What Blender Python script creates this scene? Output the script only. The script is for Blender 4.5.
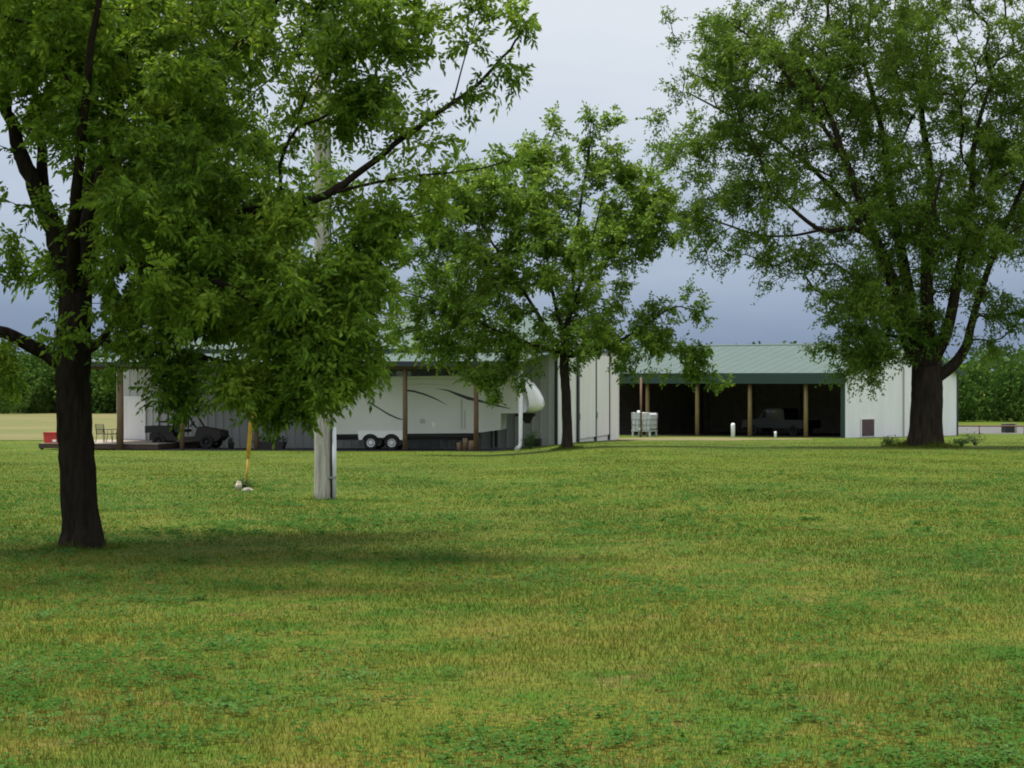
import bpy, math
import numpy as np
from mathutils import Vector, Matrix

for _o in list(bpy.data.objects):
    bpy.data.objects.remove(_o)
scene = bpy.context.scene
COL = scene.collection
R = math.radians
F = 2200.0                      # focal length in pixels of a 1024 wide frame
CAMZ = 1.6

# ------------------------------------------------------------------ camera
cam_d = bpy.data.cameras.new('camera')
cam = bpy.data.objects.new('camera', cam_d)
COL.objects.link(cam)
cam_d.sensor_width = 36.0
cam_d.lens = F / 1024 * 36.0
cam_d.clip_start = 0.5
cam_d.clip_end = 12000
cam.location = (0, 0, CAMZ)
cam.rotation_euler = (R(90) - math.atan(5 / F), 0, 0)
scene.camera = cam

# ------------------------------------------------------------------ light
SUN_EL, SUN_AZ = 76.0, -50.0      # degrees; azimuth clockwise from +Y (the view direction)
scene.view_settings.view_transform = 'Standard'
scene.view_settings.look = 'None'
scene.view_settings.exposure = 0.95
scene.view_settings.gamma = 1.0
scene.view_settings.use_curve_mapping = False
scene.render.engine = 'CYCLES'
scene.cycles.use_denoising = True
scene.cycles.max_bounces = 6
scene.cycles.diffuse_bounces = 3
scene.cycles.glossy_bounces = 2
scene.cycles.transmission_bounces = 3
scene.cycles.transparent_max_bounces = 4
scene.cycles.filter_width = 1.9

sun_d = bpy.data.lights.new('sun', 'SUN')
sun_d.energy = 3.8
sun_d.angle = R(10)
sun_d.color = (1.0, 0.95, 0.86)
sun = bpy.data.objects.new('sun', sun_d)
COL.objects.link(sun)
_sv = Vector((math.sin(R(SUN_AZ)) * math.cos(R(SUN_EL)), math.cos(R(SUN_AZ)) * math.cos(R(SUN_EL)), math.sin(R(SUN_EL))))
sun.rotation_euler = _sv.to_track_quat('Z', 'Y').to_euler()


def s2l(r, g, b):
    f = lambda c: c / 12.92 if c <= 0.04045 else ((c + 0.055) / 1.055) ** 2.4
    return (f(r / 255), f(g / 255), f(b / 255), 1)


def make_world():
    w = bpy.data.worlds.new('World')
    scene.world = w
    w.use_nodes = True
    nt = w.node_tree
    nt.nodes.clear()
    N = nt.nodes.new
    L = nt.links.new
    out = N('ShaderNodeOutputWorld')
    bg = N('ShaderNodeBackground')
    bg.inputs['Strength'].default_value = 0.1
    sky = N('ShaderNodeTexSky')
    sky.sky_type = 'NISHITA'
    sky.sun_disc = False
    sky.sun_elevation = R(SUN_EL)
    sky.sun_rotation = R(SUN_AZ)
    tc = N('ShaderNodeTexCoord')
    sep = N('ShaderNodeSeparateXYZ')
    L(tc.outputs['Generated'], sep.inputs[0])
    # stretched cloud noise nudging the elevation bands of the overcast deck
    mp = N('ShaderNodeMapping')
    mp.inputs['Scale'].default_value = (3.0, 3.0, 11.0)
    L(tc.outputs['Generated'], mp.inputs[0])
    ns = N('ShaderNodeTexNoise')
    ns.inputs['Scale'].default_value = 1.6
    ns.inputs['Detail'].default_value = 5
    ns.inputs['Roughness'].default_value = 0.5
    L(mp.outputs[0], ns.inputs['Vector'])
    ma = N('ShaderNodeMath'); ma.operation = 'MULTIPLY_ADD'
    L(ns.outputs['Fac'], ma.inputs[0])
    ma.inputs[1].default_value = 0.10
    ma.inputs[2].default_value = -0.05
    ad = N('ShaderNodeMath'); ad.operation = 'ADD'
    L(sep.outputs['Z'], ad.inputs[0]); L(ma.outputs[0], ad.inputs[1])
    cr = N('ShaderNodeValToRGB')
    L(ad.outputs[0], cr.inputs[0])
    ev = 2 ** scene.view_settings.exposure
    ex = lambda r, g, b: tuple(c / ev for c in s2l(r, g, b)[:3]) + (1,)
    stops = [(0.0, ex(126, 144, 172)), (0.022, ex(134, 152, 180)), (0.06, ex(166, 181, 203)),
             (0.105, ex(200, 211, 226)), (0.165, ex(224, 230, 238)), (0.40, ex(228, 233, 239)), (1.0, ex(226, 230, 234))]
    e = cr.color_ramp.elements
    e[0].position, e[0].color = stops[0]
    e[1].position, e[1].color = stops[-1]
    for p, c in stops[1:-1]:
        k = e.new(p); k.color = c
    sc = N('ShaderNodeVectorMath'); sc.operation = 'SCALE'
    br = N('ShaderNodeMapRange')       # an overcast dome is brightest overhead
    br.interpolation_type = 'SMOOTHSTEP'
    br.inputs['From Min'].default_value = 0.20; br.inputs['From Max'].default_value = 0.75
    br.inputs['To Min'].default_value = 10.0; br.inputs['To Max'].default_value = 17.5
    L(sep.outputs['Z'], br.inputs['Value']); L(br.outputs['Result'], sc.inputs['Scale'])
    L(cr.outputs['Color'], sc.inputs[0])
    mx = N('ShaderNodeMix'); mx.data_type = 'RGBA'
    mx.inputs['Factor'].default_value = 0.97
    L(sky.outputs[0], mx.inputs['A']); L(sc.outputs[0], mx.inputs['B'])
    L(mx.outputs['Result'], bg.inputs['Color'])
    L(bg.outputs[0], out.inputs[0])


make_world()

# ------------------------------------------------------------------ materials
def mat_new(name):
    m = bpy.data.materials.new(name)
    m.use_nodes = True
    nt = m.node_tree
    return m, nt, nt.nodes['Principled BSDF'], nt.nodes.new, nt.links.new


def mat(name, col, rough=0.6, metal=0.0, var=0.15, scale=6.0, bump=0.0, bscale=40.0, stretch=(1, 1, 1), spec=0.4):
    """plain procedural material: the base colour varied by object-space noise, optional bump"""
    m, nt, b, N, L = mat_new(name)
    b.inputs['Roughness'].default_value = rough
    b.inputs['Metallic'].default_value = metal
    b.inputs['Specular IOR Level'].default_value = spec
    tc = N('ShaderNodeTexCoord')
    mp = N('ShaderNodeMapping')
    mp.inputs['Scale'].default_value = stretch
    L(tc.outputs['Object'], mp.inputs[0])
    n = N('ShaderNodeTexNoise')
    n.inputs['Scale'].default_value = scale
    n.inputs['Detail'].default_value = 6
    n.inputs['Roughness'].default_value = 0.65
    L(mp.outputs[0], n.inputs['Vector'])
    r = N('ShaderNodeValToRGB')
    L(n.outputs['Fac'], r.inputs[0])
    r.color_ramp.elements[0].position = 0.3
    r.color_ramp.elements[1].position = 0.7
    r.color_ramp.elements[0].color = tuple(c * (1 - var) for c in col[:3]) + (1,)
    r.color_ramp.elements[1].color = tuple(min(1, c * (1 + var)) for c in col[:3]) + (1,)
    L(r.outputs[0], b.inputs['Base Color'])
    if bump:
        n2 = N('ShaderNodeTexNoise')
        n2.inputs['Scale'].default_value = bscale
        n2.inputs['Detail'].default_value = 5
        L(mp.outputs[0], n2.inputs['Vector'])
        bp = N('ShaderNodeBump')
        bp.inputs['Strength'].default_value = bump
        bp.inputs['Distance'].default_value = 0.03
        L(n2.outputs['Fac'], bp.inputs['Height'])
        L(bp.outputs[0], b.inputs['Normal'])
    return m


def leaf_mat(name, dark, light, yellow, clump=0.6, transl=0.35):
    m, nt, b, N, L = mat_new(name)
    b.inputs['Roughness'].default_value = 0.55
    b.inputs['Specular IOR Level'].default_value = 0.0 if 'clover' in name or 'far' in name else 0.16
    g = N('ShaderNodeNewGeometry')
    r = N('ShaderNodeValToRGB')
    tc = N('ShaderNodeTexCoord')
    ns = N('ShaderNodeTexNoise')
    ns.inputs['Scale'].default_value = clump
    ns.inputs['Detail'].default_value = 3
    L(tc.outputs['Object'], ns.inputs['Vector'])
    a = N('ShaderNodeMath'); a.operation = 'MULTIPLY_ADD'
    L(ns.outputs['Fac'], a.inputs[0]); a.inputs[1].default_value = 1.3; a.inputs[2].default_value = -0.42
    c = N('ShaderNodeMath'); c.operation = 'MULTIPLY_ADD'
    L(g.outputs['Random Per Island'], c.inputs[0]); c.inputs[1].default_value = 0.55
    L(a.outputs[0], c.inputs[2])
    L(c.outputs[0], r.inputs[0])
    e = r.color_ramp.elements
    e[0].position = 0.12; e[0].color = dark + (1,)
    e[1].position = 0.62; e[1].color = light + (1,)
    k = e.new(0.95); k.color = yellow + (1,)
    L(r.outputs[0], b.inputs['Base Color'])
    t = N('ShaderNodeBsdfTranslucent')
    hs = N('ShaderNodeHueSaturation')
    hs.inputs['Value'].default_value = 1.25
    hs.inputs['Hue'].default_value = 0.485
    L(r.outputs[0], hs.inputs['Color'])
    L(hs.outputs[0], t.inputs['Color'])
    mx = N('ShaderNodeMixShader')
    mx.inputs[0].default_value = transl
    L(b.outputs[0], mx.inputs[1]); L(t.outputs[0], mx.inputs[2])
    L(mx.outputs[0], nt.nodes['Material Output'].inputs['Surface'])
    return m


def lawn_mat(name, blades=False):
    """grass colour in world space; the soil sheet and the blades share it so patches line up"""
    m, nt, b, N, L = mat_new(name)
    b.inputs['Roughness'].default_value = 0.8
    b.inputs['Specular IOR Level'].default_value = 0.04
    g = N('ShaderNodeNewGeometry')

    def noise(scale, det, rough=0.55):
        n = N('ShaderNodeTexNoise')
        n.inputs['Scale'].default_value = scale
        n.inputs['Detail'].default_value = det
        n.inputs['Roughness'].default_value = rough
        L(g.outputs['Position'], n.inputs['Vector'])
        return n.outputs['Fac']

    def ramp(x, lo, hi):
        r = N('ShaderNodeMapRange')
        r.inputs['From Min'].default_value = lo
        r.inputs['From Max'].default_value = hi
        L(x, r.inputs['Value'])
        return r.outputs['Result']

    def mix(f, a, c):
        x = N('ShaderNodeMix'); x.data_type = 'RGBA'
        for s, v in (('Factor', f), ('A', a), ('B', c)):
            if hasattr(v, 'links'):
                L(v, x.inputs[s])
            else:
                x.inputs[s].default_value = v
        return x.outputs['Result']
    big = ramp(noise(0.16, 4), 0.38, 0.62)
    midn = ramp(noise(1.3, 6, 0.68), 0.36, 0.66)
    fine = ramp(noise(14.0, 4, 0.7), 0.3, 0.7)
    green = (0.062, 0.108, 0.009, 1)
    lush = (0.038, 0.090, 0.009, 1)
    dry = (0.128, 0.116, 0.020, 1)
    straw = (0.20, 0.165, 0.06, 1)
    c1 = mix(big, lush, green)
    y = N('ShaderNodeMath'); y.operation = 'MULTIPLY'
    L(midn, y.inputs[0])
    # drier, yellower turf close to the camera, greener towards the buildings
    sp = N('ShaderNodeSeparateXYZ'); L(g.outputs['Position'], sp.inputs[0])
    near = N('ShaderNodeMapRange')
    near.inputs['From Min'].default_value = 8; near.inputs['From Max'].default_value = 45
    near.inputs['To Min'].default_value = 0.9; near.inputs['To Max'].default_value = 0.5
    L(sp.outputs['Y'], near.inputs['Value'])
    L(near.outputs['Result'], y.inputs[1])
    c2 = mix(y.outputs[0], c1, dry)
    th = N('ShaderNodeMath'); th.operation = 'MULTIPLY'; th.inputs[1].default_value = 0.6
    L(ramp(noise(2.1, 5, 0.7), 0.54, 0.72), th.inputs[0])
    c2 = mix(th.outputs[0], c2, (0.165, 0.115, 0.045, 1))
    if blades:
        rr = ramp(g.outputs['Random Per Island'], 0.86, 1.0)
        c3 = mix(rr, c2, straw)
        hs = N('ShaderNodeHueSaturation')
        v = N('ShaderNodeMapRange'); v.inputs['To Min'].default_value = 0.75; v.inputs['To Max'].default_value = 1.3
        fr = N('ShaderNodeMath'); fr.operation = 'FRACT'
        m7 = N('ShaderNodeMath'); m7.operation = 'MULTIPLY'; m7.inputs[1].default_value = 7.31
        L(g.outputs['Random Per Island'], m7.inputs[0]); L(m7.outputs[0], fr.inputs[0])
        L(fr.outputs[0], v.inputs['Value'])
        L(v.outputs['Result'], hs.inputs['Value'])
        L(c3, hs.inputs['Color'])
        L(hs.outputs[0], b.inputs['Base Color'])
        t = N('ShaderNodeBsdfTranslucent')
        L(hs.outputs[0], t.inputs['Color'])
        mx = N('ShaderNodeMixShader'); mx.inputs[0].default_value = 0.3
        L(b.outputs[0], mx.inputs[1]); L(t.outputs[0], mx.inputs[2])
        L(mx.outputs[0], nt.nodes['Material Output'].inputs['Surface'])
    else:
        hs = N('ShaderNodeHueSaturation')
        v = N('ShaderNodeMapRange'); v.inputs['To Min'].default_value = 0.62; v.inputs['To Max'].default_value = 1.12
        L(fine, v.inputs['Value']); L(v.outputs['Result'], hs.inputs['Value'])
        L(c2, hs.inputs['Color'])
        L(hs.outputs[0], b.inputs['Base Color'])
        bp = N('ShaderNodeBump'); bp.inputs['Strength'].default_value = 0.6; bp.inputs['Distance'].default_value = 0.05
        L(noise(9, 6, 0.7), bp.inputs['Height']); L(bp.outputs[0], b.inputs['Normal'])
    return m


def patch_mat(name, a, c, scale, scale2=30):
    m, nt, b, N, L = mat_new(name)
    b.inputs['Roughness'].default_value = 0.9
    b.inputs['Specular IOR Level'].default_value = 0.15
    g = N('ShaderNodeNewGeometry')
    n = N('ShaderNodeTexNoise'); n.inputs['Scale'].default_value = scale; n.inputs['Detail'].default_value = 8
    n.inputs['Roughness'].default_value = 0.7
    L(g.outputs['Position'], n.inputs['Vector'])
    r = N('ShaderNodeValToRGB'); L(n.outputs['Fac'], r.inputs[0])
    r.color_ramp.elements[0].position = 0.35; r.color_ramp.elements[0].color = a + (1,)
    r.color_ramp.elements[1].position = 0.65; r.color_ramp.elements[1].color = c + (1,)
    L(r.outputs[0], b.inputs['Base Color'])
    n2 = N('ShaderNodeTexNoise'); n2.inputs['Scale'].default_value = scale2; n2.inputs['Detail'].default_value = 4
    L(g.outputs['Position'], n2.inputs['Vector'])
    bp = N('ShaderNodeBump'); bp.inputs['Strength'].default_value = 0.5; bp.inputs['Distance'].default_value = 0.04
    L(n2.outputs['Fac'], bp.inputs['Height']); L(bp.outputs[0], b.inputs['Normal'])
    return m


M = {}
M['lawn'] = lawn_mat('lawn_turf')
M['blade'] = lawn_mat('grass_blades', True)
M['clover'] = leaf_mat('clover_leaves', (0.028, 0.084, 0.014), (0.046, 0.112, 0.022), (0.08, 0.15, 0.05), 1.0, 0.3)
M['hay'] = patch_mat('hay_grass', (0.075, 0.090, 0.022), (0.125, 0.108, 0.044), 0.10, 6)
M['gravel'] = patch_mat('gravel', (0.065, 0.066, 0.066), (0.11, 0.11, 0.108), 1.5, 20)
M['dirt'] = patch_mat('dirt', (0.085, 0.085, 0.028), (0.155, 0.125, 0.066), 0.6, 12)
M['shed_dirt'] = patch_mat('shed_dirt', (0.07, 0.06, 0.05), (0.12, 0.10, 0.08), 0.6, 12)
M['bark_dark'] = mat('bark_dark', (0.022, 0.018, 0.014), 0.95, var=0.5, scale=9, bump=1.0, bscale=16, stretch=(1.6, 1.6, 0.3), spec=0.02)
M['bark_mid'] = mat('bark_mid', (0.028, 0.023, 0.018), 0.95, var=0.5, scale=6, bump=1.0, bscale=10, stretch=(1.6, 1.6, 0.35), spec=0.1)
M['bark_big'] = mat('bark_big', (0.032, 0.025, 0.018), 0.95, var=0.5, scale=4, bump=1.0, bscale=7, stretch=(1.6, 1.6, 0.3), spec=0.02)
M['leaf_near'] = leaf_mat('leaf_near', (0.040, 0.092, 0.010), (0.145, 0.265, 0.022), (0.27, 0.36, 0.045), 0.8, 0.5)
M['leaf_mid'] = leaf_mat('leaf_mid', (0.045, 0.100, 0.012), (0.135, 0.245, 0.026), (0.24, 0.32, 0.05), 0.45, 0.5)
M['leaf_big'] = leaf_mat('leaf_big', (0.048, 0.108, 0.014), (0.115, 0.205, 0.022), (0.18, 0.26, 0.04), 0.3, 0.5)
M['leaf_far'] = leaf_mat('leaf_far', (0.026, 0.062, 0.014), (0.060, 0.120, 0.022), (0.10, 0.15, 0.035), 0.12, 0.25)
M['weed'] = leaf_mat('weed_leaf', (0.03, 0.07, 0.02), (0.06, 0.12, 0.03), (0.12, 0.18, 0.06), 2.0)
M['white_metal'] = mat('white_metal', (0.80, 0.80, 0.81), 0.45, var=0.05, scale=1.2, stretch=(1, 1, 0.25))
M['cream_metal'] = mat('cream_metal', (0.74, 0.72, 0.68), 0.5, var=0.06, scale=1.0, stretch=(1, 1, 0.25))
M['grey_metal'] = mat('grey_metal', (0.47, 0.48, 0.47), 0.5, var=0.08, scale=1.0, stretch=(1, 1, 0.25))
M['roof'] = mat('roof_green', (0.027, 0.056, 0.048), 0.6, var=0.10, scale=0.7)
M['trim_green'] = mat('trim_green', (0.016, 0.045, 0.038), 0.5, var=0.1)
M['trim_dark'] = mat('trim_dark', (0.028, 0.034, 0.045), 0.5, var=0.15)
M['post_wood'] = mat('post_wood', (0.22, 0.165, 0.075), 0.85, var=0.3, scale=5, bump=0.4, bscale=20, stretch=(3, 3, 0.4), spec=0.15)
M['porch_wood'] = mat('porch_wood', (0.15, 0.095, 0.06), 0.85, var=0.3, scale=5, bump=0.4, bscale=20, stretch=(3, 3, 0.4), spec=0.15)
M['deck_wood'] = mat('deck_wood', (0.27, 0.23, 0.19), 0.85, var=0.25, scale=4, bump=0.3, stretch=(0.5, 4, 3))
M['deck_dark'] = mat('deck_dark', (0.07, 0.045, 0.035), 0.85, var=0.3, scale=4)
M['lining'] = mat('lining', (0.17, 0.145, 0.125), 0.9, var=0.25, scale=2)
M['pole_wood'] = mat('pole_wood', (0.40, 0.38, 0.34), 0.9, var=0.4, scale=7, bump=0.8, bscale=22, stretch=(3, 3, 0.22), spec=0.1)
M['pvc'] = mat('pvc', (0.78, 0.79, 0.80), 0.4, var=0.05)
M['pvc_grey'] = mat('pvc_grey', (0.50, 0.52, 0.54), 0.45, var=0.08)
M['yellow'] = mat('yellow_plastic', (0.42, 0.24, 0.03), 0.5, var=0.25, scale=5)
M['steel'] = mat('steel', (0.35, 0.36, 0.37), 0.4, 0.8, var=0.15)
M['rust'] = mat('rust', (0.14, 0.075, 0.05), 0.85, var=0.45, scale=8)
M['black'] = mat('black', (0.015, 0.015, 0.016), 0.55, var=0.2)
M['rubber'] = mat('rubber', (0.018, 0.018, 0.02), 0.8, var=0.2)
M['rv_white'] = mat('rv_white', (0.62, 0.62, 0.60), 0.32, var=0.035, scale=1.0)
M['rv_cap'] = mat('rv_cap', (0.80, 0.80, 0.80), 0.25, var=0.02)
M['rv_stripe'] = mat('rv_stripe', (0.03, 0.028, 0.04), 0.35, var=0.1)
M['rv_tan'] = mat('rv_tan', (0.42, 0.40, 0.37), 0.4, var=0.05)
M['rim'] = mat('rim_white', (0.86, 0.87, 0.88), 0.4, var=0.04)
M['glass'] = mat('dark_glass', (0.012, 0.015, 0.018), 0.08, var=0.1, spec=0.6)
M['maroon'] = mat('maroon', (0.020, 0.013, 0.014), 0.45, var=0.2)
M['truck'] = mat('truck_paint', (0.012, 0.014, 0.020), 0.3, var=0.1)
M['red'] = mat('red_plastic', (0.42, 0.035, 0.03), 0.45, var=0.12)
M['tank'] = mat('tank_plastic', (0.50, 0.52, 0.54), 0.5, var=0.1, scale=3)
M['stone'] = mat('stone', (0.24, 0.21, 0.17), 0.9, var=0.3, scale=8, bump=0.6, bscale=18)
M['stone_pale'] = mat('stone_pale', (0.36, 0.31, 0.24), 0.9, var=0.25, scale=8, bump=0.6, bscale=18)
M['brown_door'] = mat('brown_door', (0.085, 0.050, 0.055), 0.7, var=0.3, scale=3)
M['chair'] = mat('chair_metal', (0.045, 0.065, 0.05), 0.5, var=0.2)
M['log'] = mat('log', (0.23, 0.155, 0.09), 0.9, var=0.4, scale=9, bump=0.5)
M['pot'] = mat('pot', (0.05, 0.045, 0.045), 0.7, var=0.2)

# ------------------------------------------------------------------ mesh helpers
rng = np.random.default_rng(7)


def link(name, me, parent=None):
    o = bpy.data.objects.new(name, me)
    COL.objects.link(o)
    if parent is not None:
        o.parent = parent
    return o


def arrays_mesh(name, verts, faces, m, smooth=False):
    """verts (N,3), faces (K,n) of one polygon size"""
    me = bpy.data.meshes.new(name)
    verts = np.asarray(verts, np.float32)
    faces = np.asarray(faces, np.int32)
    k, n = faces.shape
    me.vertices.add(len(verts))
    me.vertices.foreach_set('co', verts.ravel())
    me.loops.add(k * n)
    me.loops.foreach_set('vertex_index', faces.ravel())
    me.polygons.add(k)
    me.polygons.foreach_set('loop_start', np.arange(0, k * n, n, dtype=np.int32))
    me.polygons.foreach_set('loop_total', np.full(k, n, np.int32))
    me.polygons.foreach_set('use_smooth', np.full(k, smooth, bool))
    me.materials.append(m)
    me.update(calc_edges=True)
    return me


class MB:
    """collects shapes and links them as ONE mesh object"""
    def __init__(s):
        s.v, s.f, s.sm = [], [], []

    def add(s, vs, fs, smooth=False):
        o = len(s.v)
        s.v += [tuple(v) for v in vs]
        s.f += [tuple(i + o for i in f) for f in fs]
        s.sm += [smooth] * len(fs)
        return s

    def box(s, x0, x1, y0, y1, z0, z1, mtx=None, bevel=0.0):
        if bevel:
            return s.prism([(x0 + bevel, z0), (x1 - bevel, z0), (x1, z0 + bevel), (x1, z1 - bevel), (x1 - bevel, z1), (x0 + bevel, z1), (x0, z1 - bevel), (x0, z0 + bevel)], y0, y1, mtx)
        vs = [(x, y, z) for z in (z0, z1) for y in (y0, y1) for x in (x0, x1)]
        if mtx:
            vs = [mtx @ Vector(v) for v in vs]
        return s.add(vs, [(0, 2, 3, 1), (4, 5, 7, 6), (0, 1, 5, 4), (1, 3, 7, 5), (3, 2, 6, 7), (2, 0, 4, 6)])

    def prism(s, prof, y0, y1, mtx=None, smooth=False):
        """profile in x,z extruded along y (profile counter-clockwise seen from -y)"""
        n = len(prof)
        vs = [(x, y0, z) for x, z in prof] + [(x, y1, z) for x, z in prof]
        if mtx:
            vs = [mtx @ Vector(v) for v in vs]
        s.add(vs, [tuple(range(n)), tuple(range(2 * n - 1, n - 1, -1))])
        o = len(s.v) - 2 * n
        for i in range(n):
            j = (i + 1) % n
            s.f.append((o + i, o + n + i, o + n + j, o + j)); s.sm.append(smooth)
        return s

    def xprism(s, prof, x0, x1):
        """profile in y,z extruded along x"""
        n = len(prof)
        o = len(s.v)
        s.v += [(x0, y, z) for y, z in prof] + [(x1, y, z) for y, z in prof]
        s.f += [tuple(o + i for i in range(n - 1, -1, -1)), tuple(o + n + i for i in range(n))]
        s.sm += [False, False]
        for i in range(n):
            j = (i + 1) % n
            s.f.append((o + i, o + j, o + n + j, o + n + i)); s.sm.append(False)
        return s

    def tube(s, pts, rad, sides=8, caps=True):
        pts = [Vector(p) for p in pts]
        n = len(pts)
        if not hasattr(rad, '__len__'):
            rad = [rad] * n
        o = len(s.v)
        up = None
        for i, p in enumerate(pts):
            d = (pts[min(i + 1, n - 1)] - pts[max(i - 1, 0)]).normalized()
            if up is None:
                up = d.orthogonal().normalized()
            up = (up - d * up.dot(d))
            up = up.normalized() if up.length > 1e-6 else d.orthogonal().normalized()
            w = d.cross(up)
            for k in range(sides):
                a = 2 * math.pi * k / sides
                s.v.append(tuple(p + (up * math.cos(a) + w * math.sin(a)) * rad[i]))
        for i in range(n - 1):
            for k in range(sides):
                k2 = (k + 1) % sides
                s.f.append((o + i * sides + k, o + i * sides + k2, o + (i + 1) * sides + k2, o + (i + 1) * sides + k))
                s.sm.append(True)
        if caps:
            s.f.append(tuple(o + k for k in range(sides - 1, -1, -1)))
            s.f.append(tuple(o + (n - 1) * sides + k for k in range(sides)))
            s.sm += [False, False]
        return s

    def ring(s, c, axis, r_out, r_in, half, sides=24):
        """a thick ring or disc round an axis"""
        c = Vector(c); axis = Vector(axis).normalized()
        u = axis.orthogonal().normalized(); w = axis.cross(u)
        prof = [(r_in, -half), (r_out * 0.93, -half), (r_out, -half * 0.6), (r_out, half * 0.6), (r_out * 0.93, half), (r_in, half)]
        o = len(s.v); n = len(prof)
        for k in range(sides):
            a = 2 * math.pi * k / sides
            d = u * math.cos(a) + w * math.sin(a)
            for r, h in prof:
                s.v.append(tuple(c + d * r + axis * h))
        for k in range(sides):
            k2 = (k + 1) % sides
            for i in range(n):
                j = (i + 1) % n
                s.f.append((o + k * n + i, o + k2 * n + i, o + k2 * n + j, o + k * n + j)); s.sm.append(True)
        return s

    def blob(s, c, rx, ry, rz, seed=0, rough=0.18, nu=12, nv=8):
        rg = np.random.default_rng(seed)
        o = len(s.v)
        ph = rg.uniform(0, 6.28, 6)
        for j in range(nv + 1):
            t = math.pi * j / nv
            for i in range(nu):
                a = 2 * math.pi * i / nu
                k = 1 + rough * (math.sin(2 * a + ph[0]) * math.sin(t * 2 + ph[1]) + 0.7 * math.sin(3 * a + ph[2] + 2 * t) + 0.4 * math.sin(5 * t + ph[3]))
                s.v.append((c[0] + rx * k * math.sin(t) * math.cos(a), c[1] + ry * k * math.sin(t) * math.sin(a), c[2] + rz * k * math.cos(t)))
        for j in range(nv):
            for i in range(nu):
                i2 = (i + 1) % nu
                s.f.append((o + j * nu + i, o + (j + 1) * nu + i, o + (j + 1) * nu + i2, o + j * nu + i2)); s.sm.append(False)
        return s

    def build(s, name, m, parent=None):
        me = bpy.data.meshes.new(name)
        me.from_pydata(s.v, [], s.f)
        me.polygons.foreach_set('use_smooth', s.sm)
        me.materials.append(m)
        me.update()
        return link(name, me, parent)


def tag(o, label=None, cat=None, group=None, kind=None):
    for k, v in (('label', label), ('category', cat), ('group', group), ('kind', kind)):
        if v:
            o[k] = v
    return o


def thing(name, label, cat, loc=(0, 0, 0), rz=0.0, group=None):
    o = bpy.data.objects.new(name, None)
    COL.objects.link(o)
    o.empty_display_size = 0.2
    o.location = loc
    o.rotation_euler = (0, 0, rz)
    return tag(o, label, cat, group)


def kids(o):
    return [c for c in bpy.data.objects if c.parent == o]


def copy_tree(o, parent=None):
    c = o.copy()
    COL.objects.link(c)
    if parent is not None:
        c.parent = parent
    for ch in kids(o):
        copy_tree(ch, c)
    return c


# ------------------------------------------------------------------ terrain
def _pw(d, tab):
    xs = np.array([t[0] for t in tab], float); ys = np.array([t[1] for t in tab], float)
    # smoothed piecewise-linear: average of three shifted lookups
    return sum(np.interp(d + k, xs, ys) for k in (-10, -6, -3, 0, 3, 6, 10)) / 7


TL = [(-100, 0.3), (0, 0), (60, -1.05), (106, -1.92), (114, -2.10), (137, -2.3), (255, -2.45), (500, -3.5), (4000, -5)]
TR = [(-100, 0.3), (0, 0), (60, -0.87), (97, -1.34), (115, -1.74), (145, -2.30), (160, -2.45), (230, -3.0), (500, -3.8), (4000, -5)]


def ground_z(x, y):
    x = np.asarray(x, float); y = np.asarray(y, float)
    t = np.clip((x + 1.5) / 6.0, 0, 1)
    t = t * t * (3 - 2 * t)
    z = _pw(y, TL) * (1 - t) + _pw(y, TR) * t
    z = z + 0.015 * np.sin(x * 0.7 + 1.1) * np.sin(y * 0.45) 
    return z


def gz(x, y):
    return float(ground_z(x, y))


def sheet(name, xs, ys, m, off=0.0, frame=None):
    X, Y = np.meshgrid(xs, ys)
    if frame:
        cx, cy, rz = frame
        c, s_ = math.cos(rz), math.sin(rz)
        WX = cx + X * c - Y * s_; WY = cy + X * s_ + Y * c
    else:
        WX, WY = X, Y
    Z = ground_z(WX, WY) + off
    v = np.stack([WX, WY, Z], -1).reshape(-1, 3)
    ny, nx = X.shape
    i = np.arange(ny * nx).reshape(ny, nx)
    f = np.stack([i[:-1, :-1], i[:-1, 1:], i[1:, 1:], i[1:, :-1]], -1).reshape(-1, 4)
    o = link(name, arrays_mesh(name, v, f, m, True))
    o['kind'] = 'structure'
    return o


def blotch(name, cx, cy, rx, ry, m, off, seed, n=40):
    """an irregular ground patch that follows the terrain"""
    rg = np.random.default_rng(seed)
    ph = rg.uniform(0, 6.28, 4)
    rings = 8
    v = [(cx, cy, gz(cx, cy) + off)]
    for j in range(1, rings + 1):
        for i in range(n):
            a = 2 * math.pi * i / n
            k = (1 + 0.14 * math.sin(2 * a + ph[0]) + 0.1 * math.sin(5 * a + ph[1]) + 0.06 * math.sin(9 * a + ph[2])) * j / rings
            x = cx + rx * k * math.cos(a); y = cy + ry * k * math.sin(a)
            v.append((x, y, gz(x, y) + off))
    f = [(0, 1 + i, 1 + (i + 1) % n) for i in range(n)]
    for j in range(rings - 1):
        for i in range(n):
            i2 = (i + 1) % n
            f.append((1 + j * n + i, 1 + (j + 1) * n + i, 1 + (j + 1) * n + i2, 1 + j * n + i2))
    mb = MB(); mb.add(v, f, True)
    o = mb.build(name, m); o['kind'] = 'structure'
    return o


def grade(a, b, first, grow):
    out = [a]; st = first
    while out[-1] < b:
        out.append(out[-1] + st); st *= grow
    return np.array(out)


_half = grade(0, 4000, 1.0, 1.06)
GX = np.concatenate([-_half[:0:-1], _half])
GY = np.concatenate([np.arange(-60, 0, 4.0), np.arange(0, 180, 1.0), grade(180, 4000, 2.0, 1.08)])
sheet('lawn', GX, GY, M['lawn'])
sheet('hay_field', np.arange(-190, -17.9, 2.0), np.arange(139, 262, 2.0), M['hay'], 0.03)

SHOP = (2.35, 115.0, -R(12.5))
SHED = (21.95, 145.0, -R(40.0))


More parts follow.
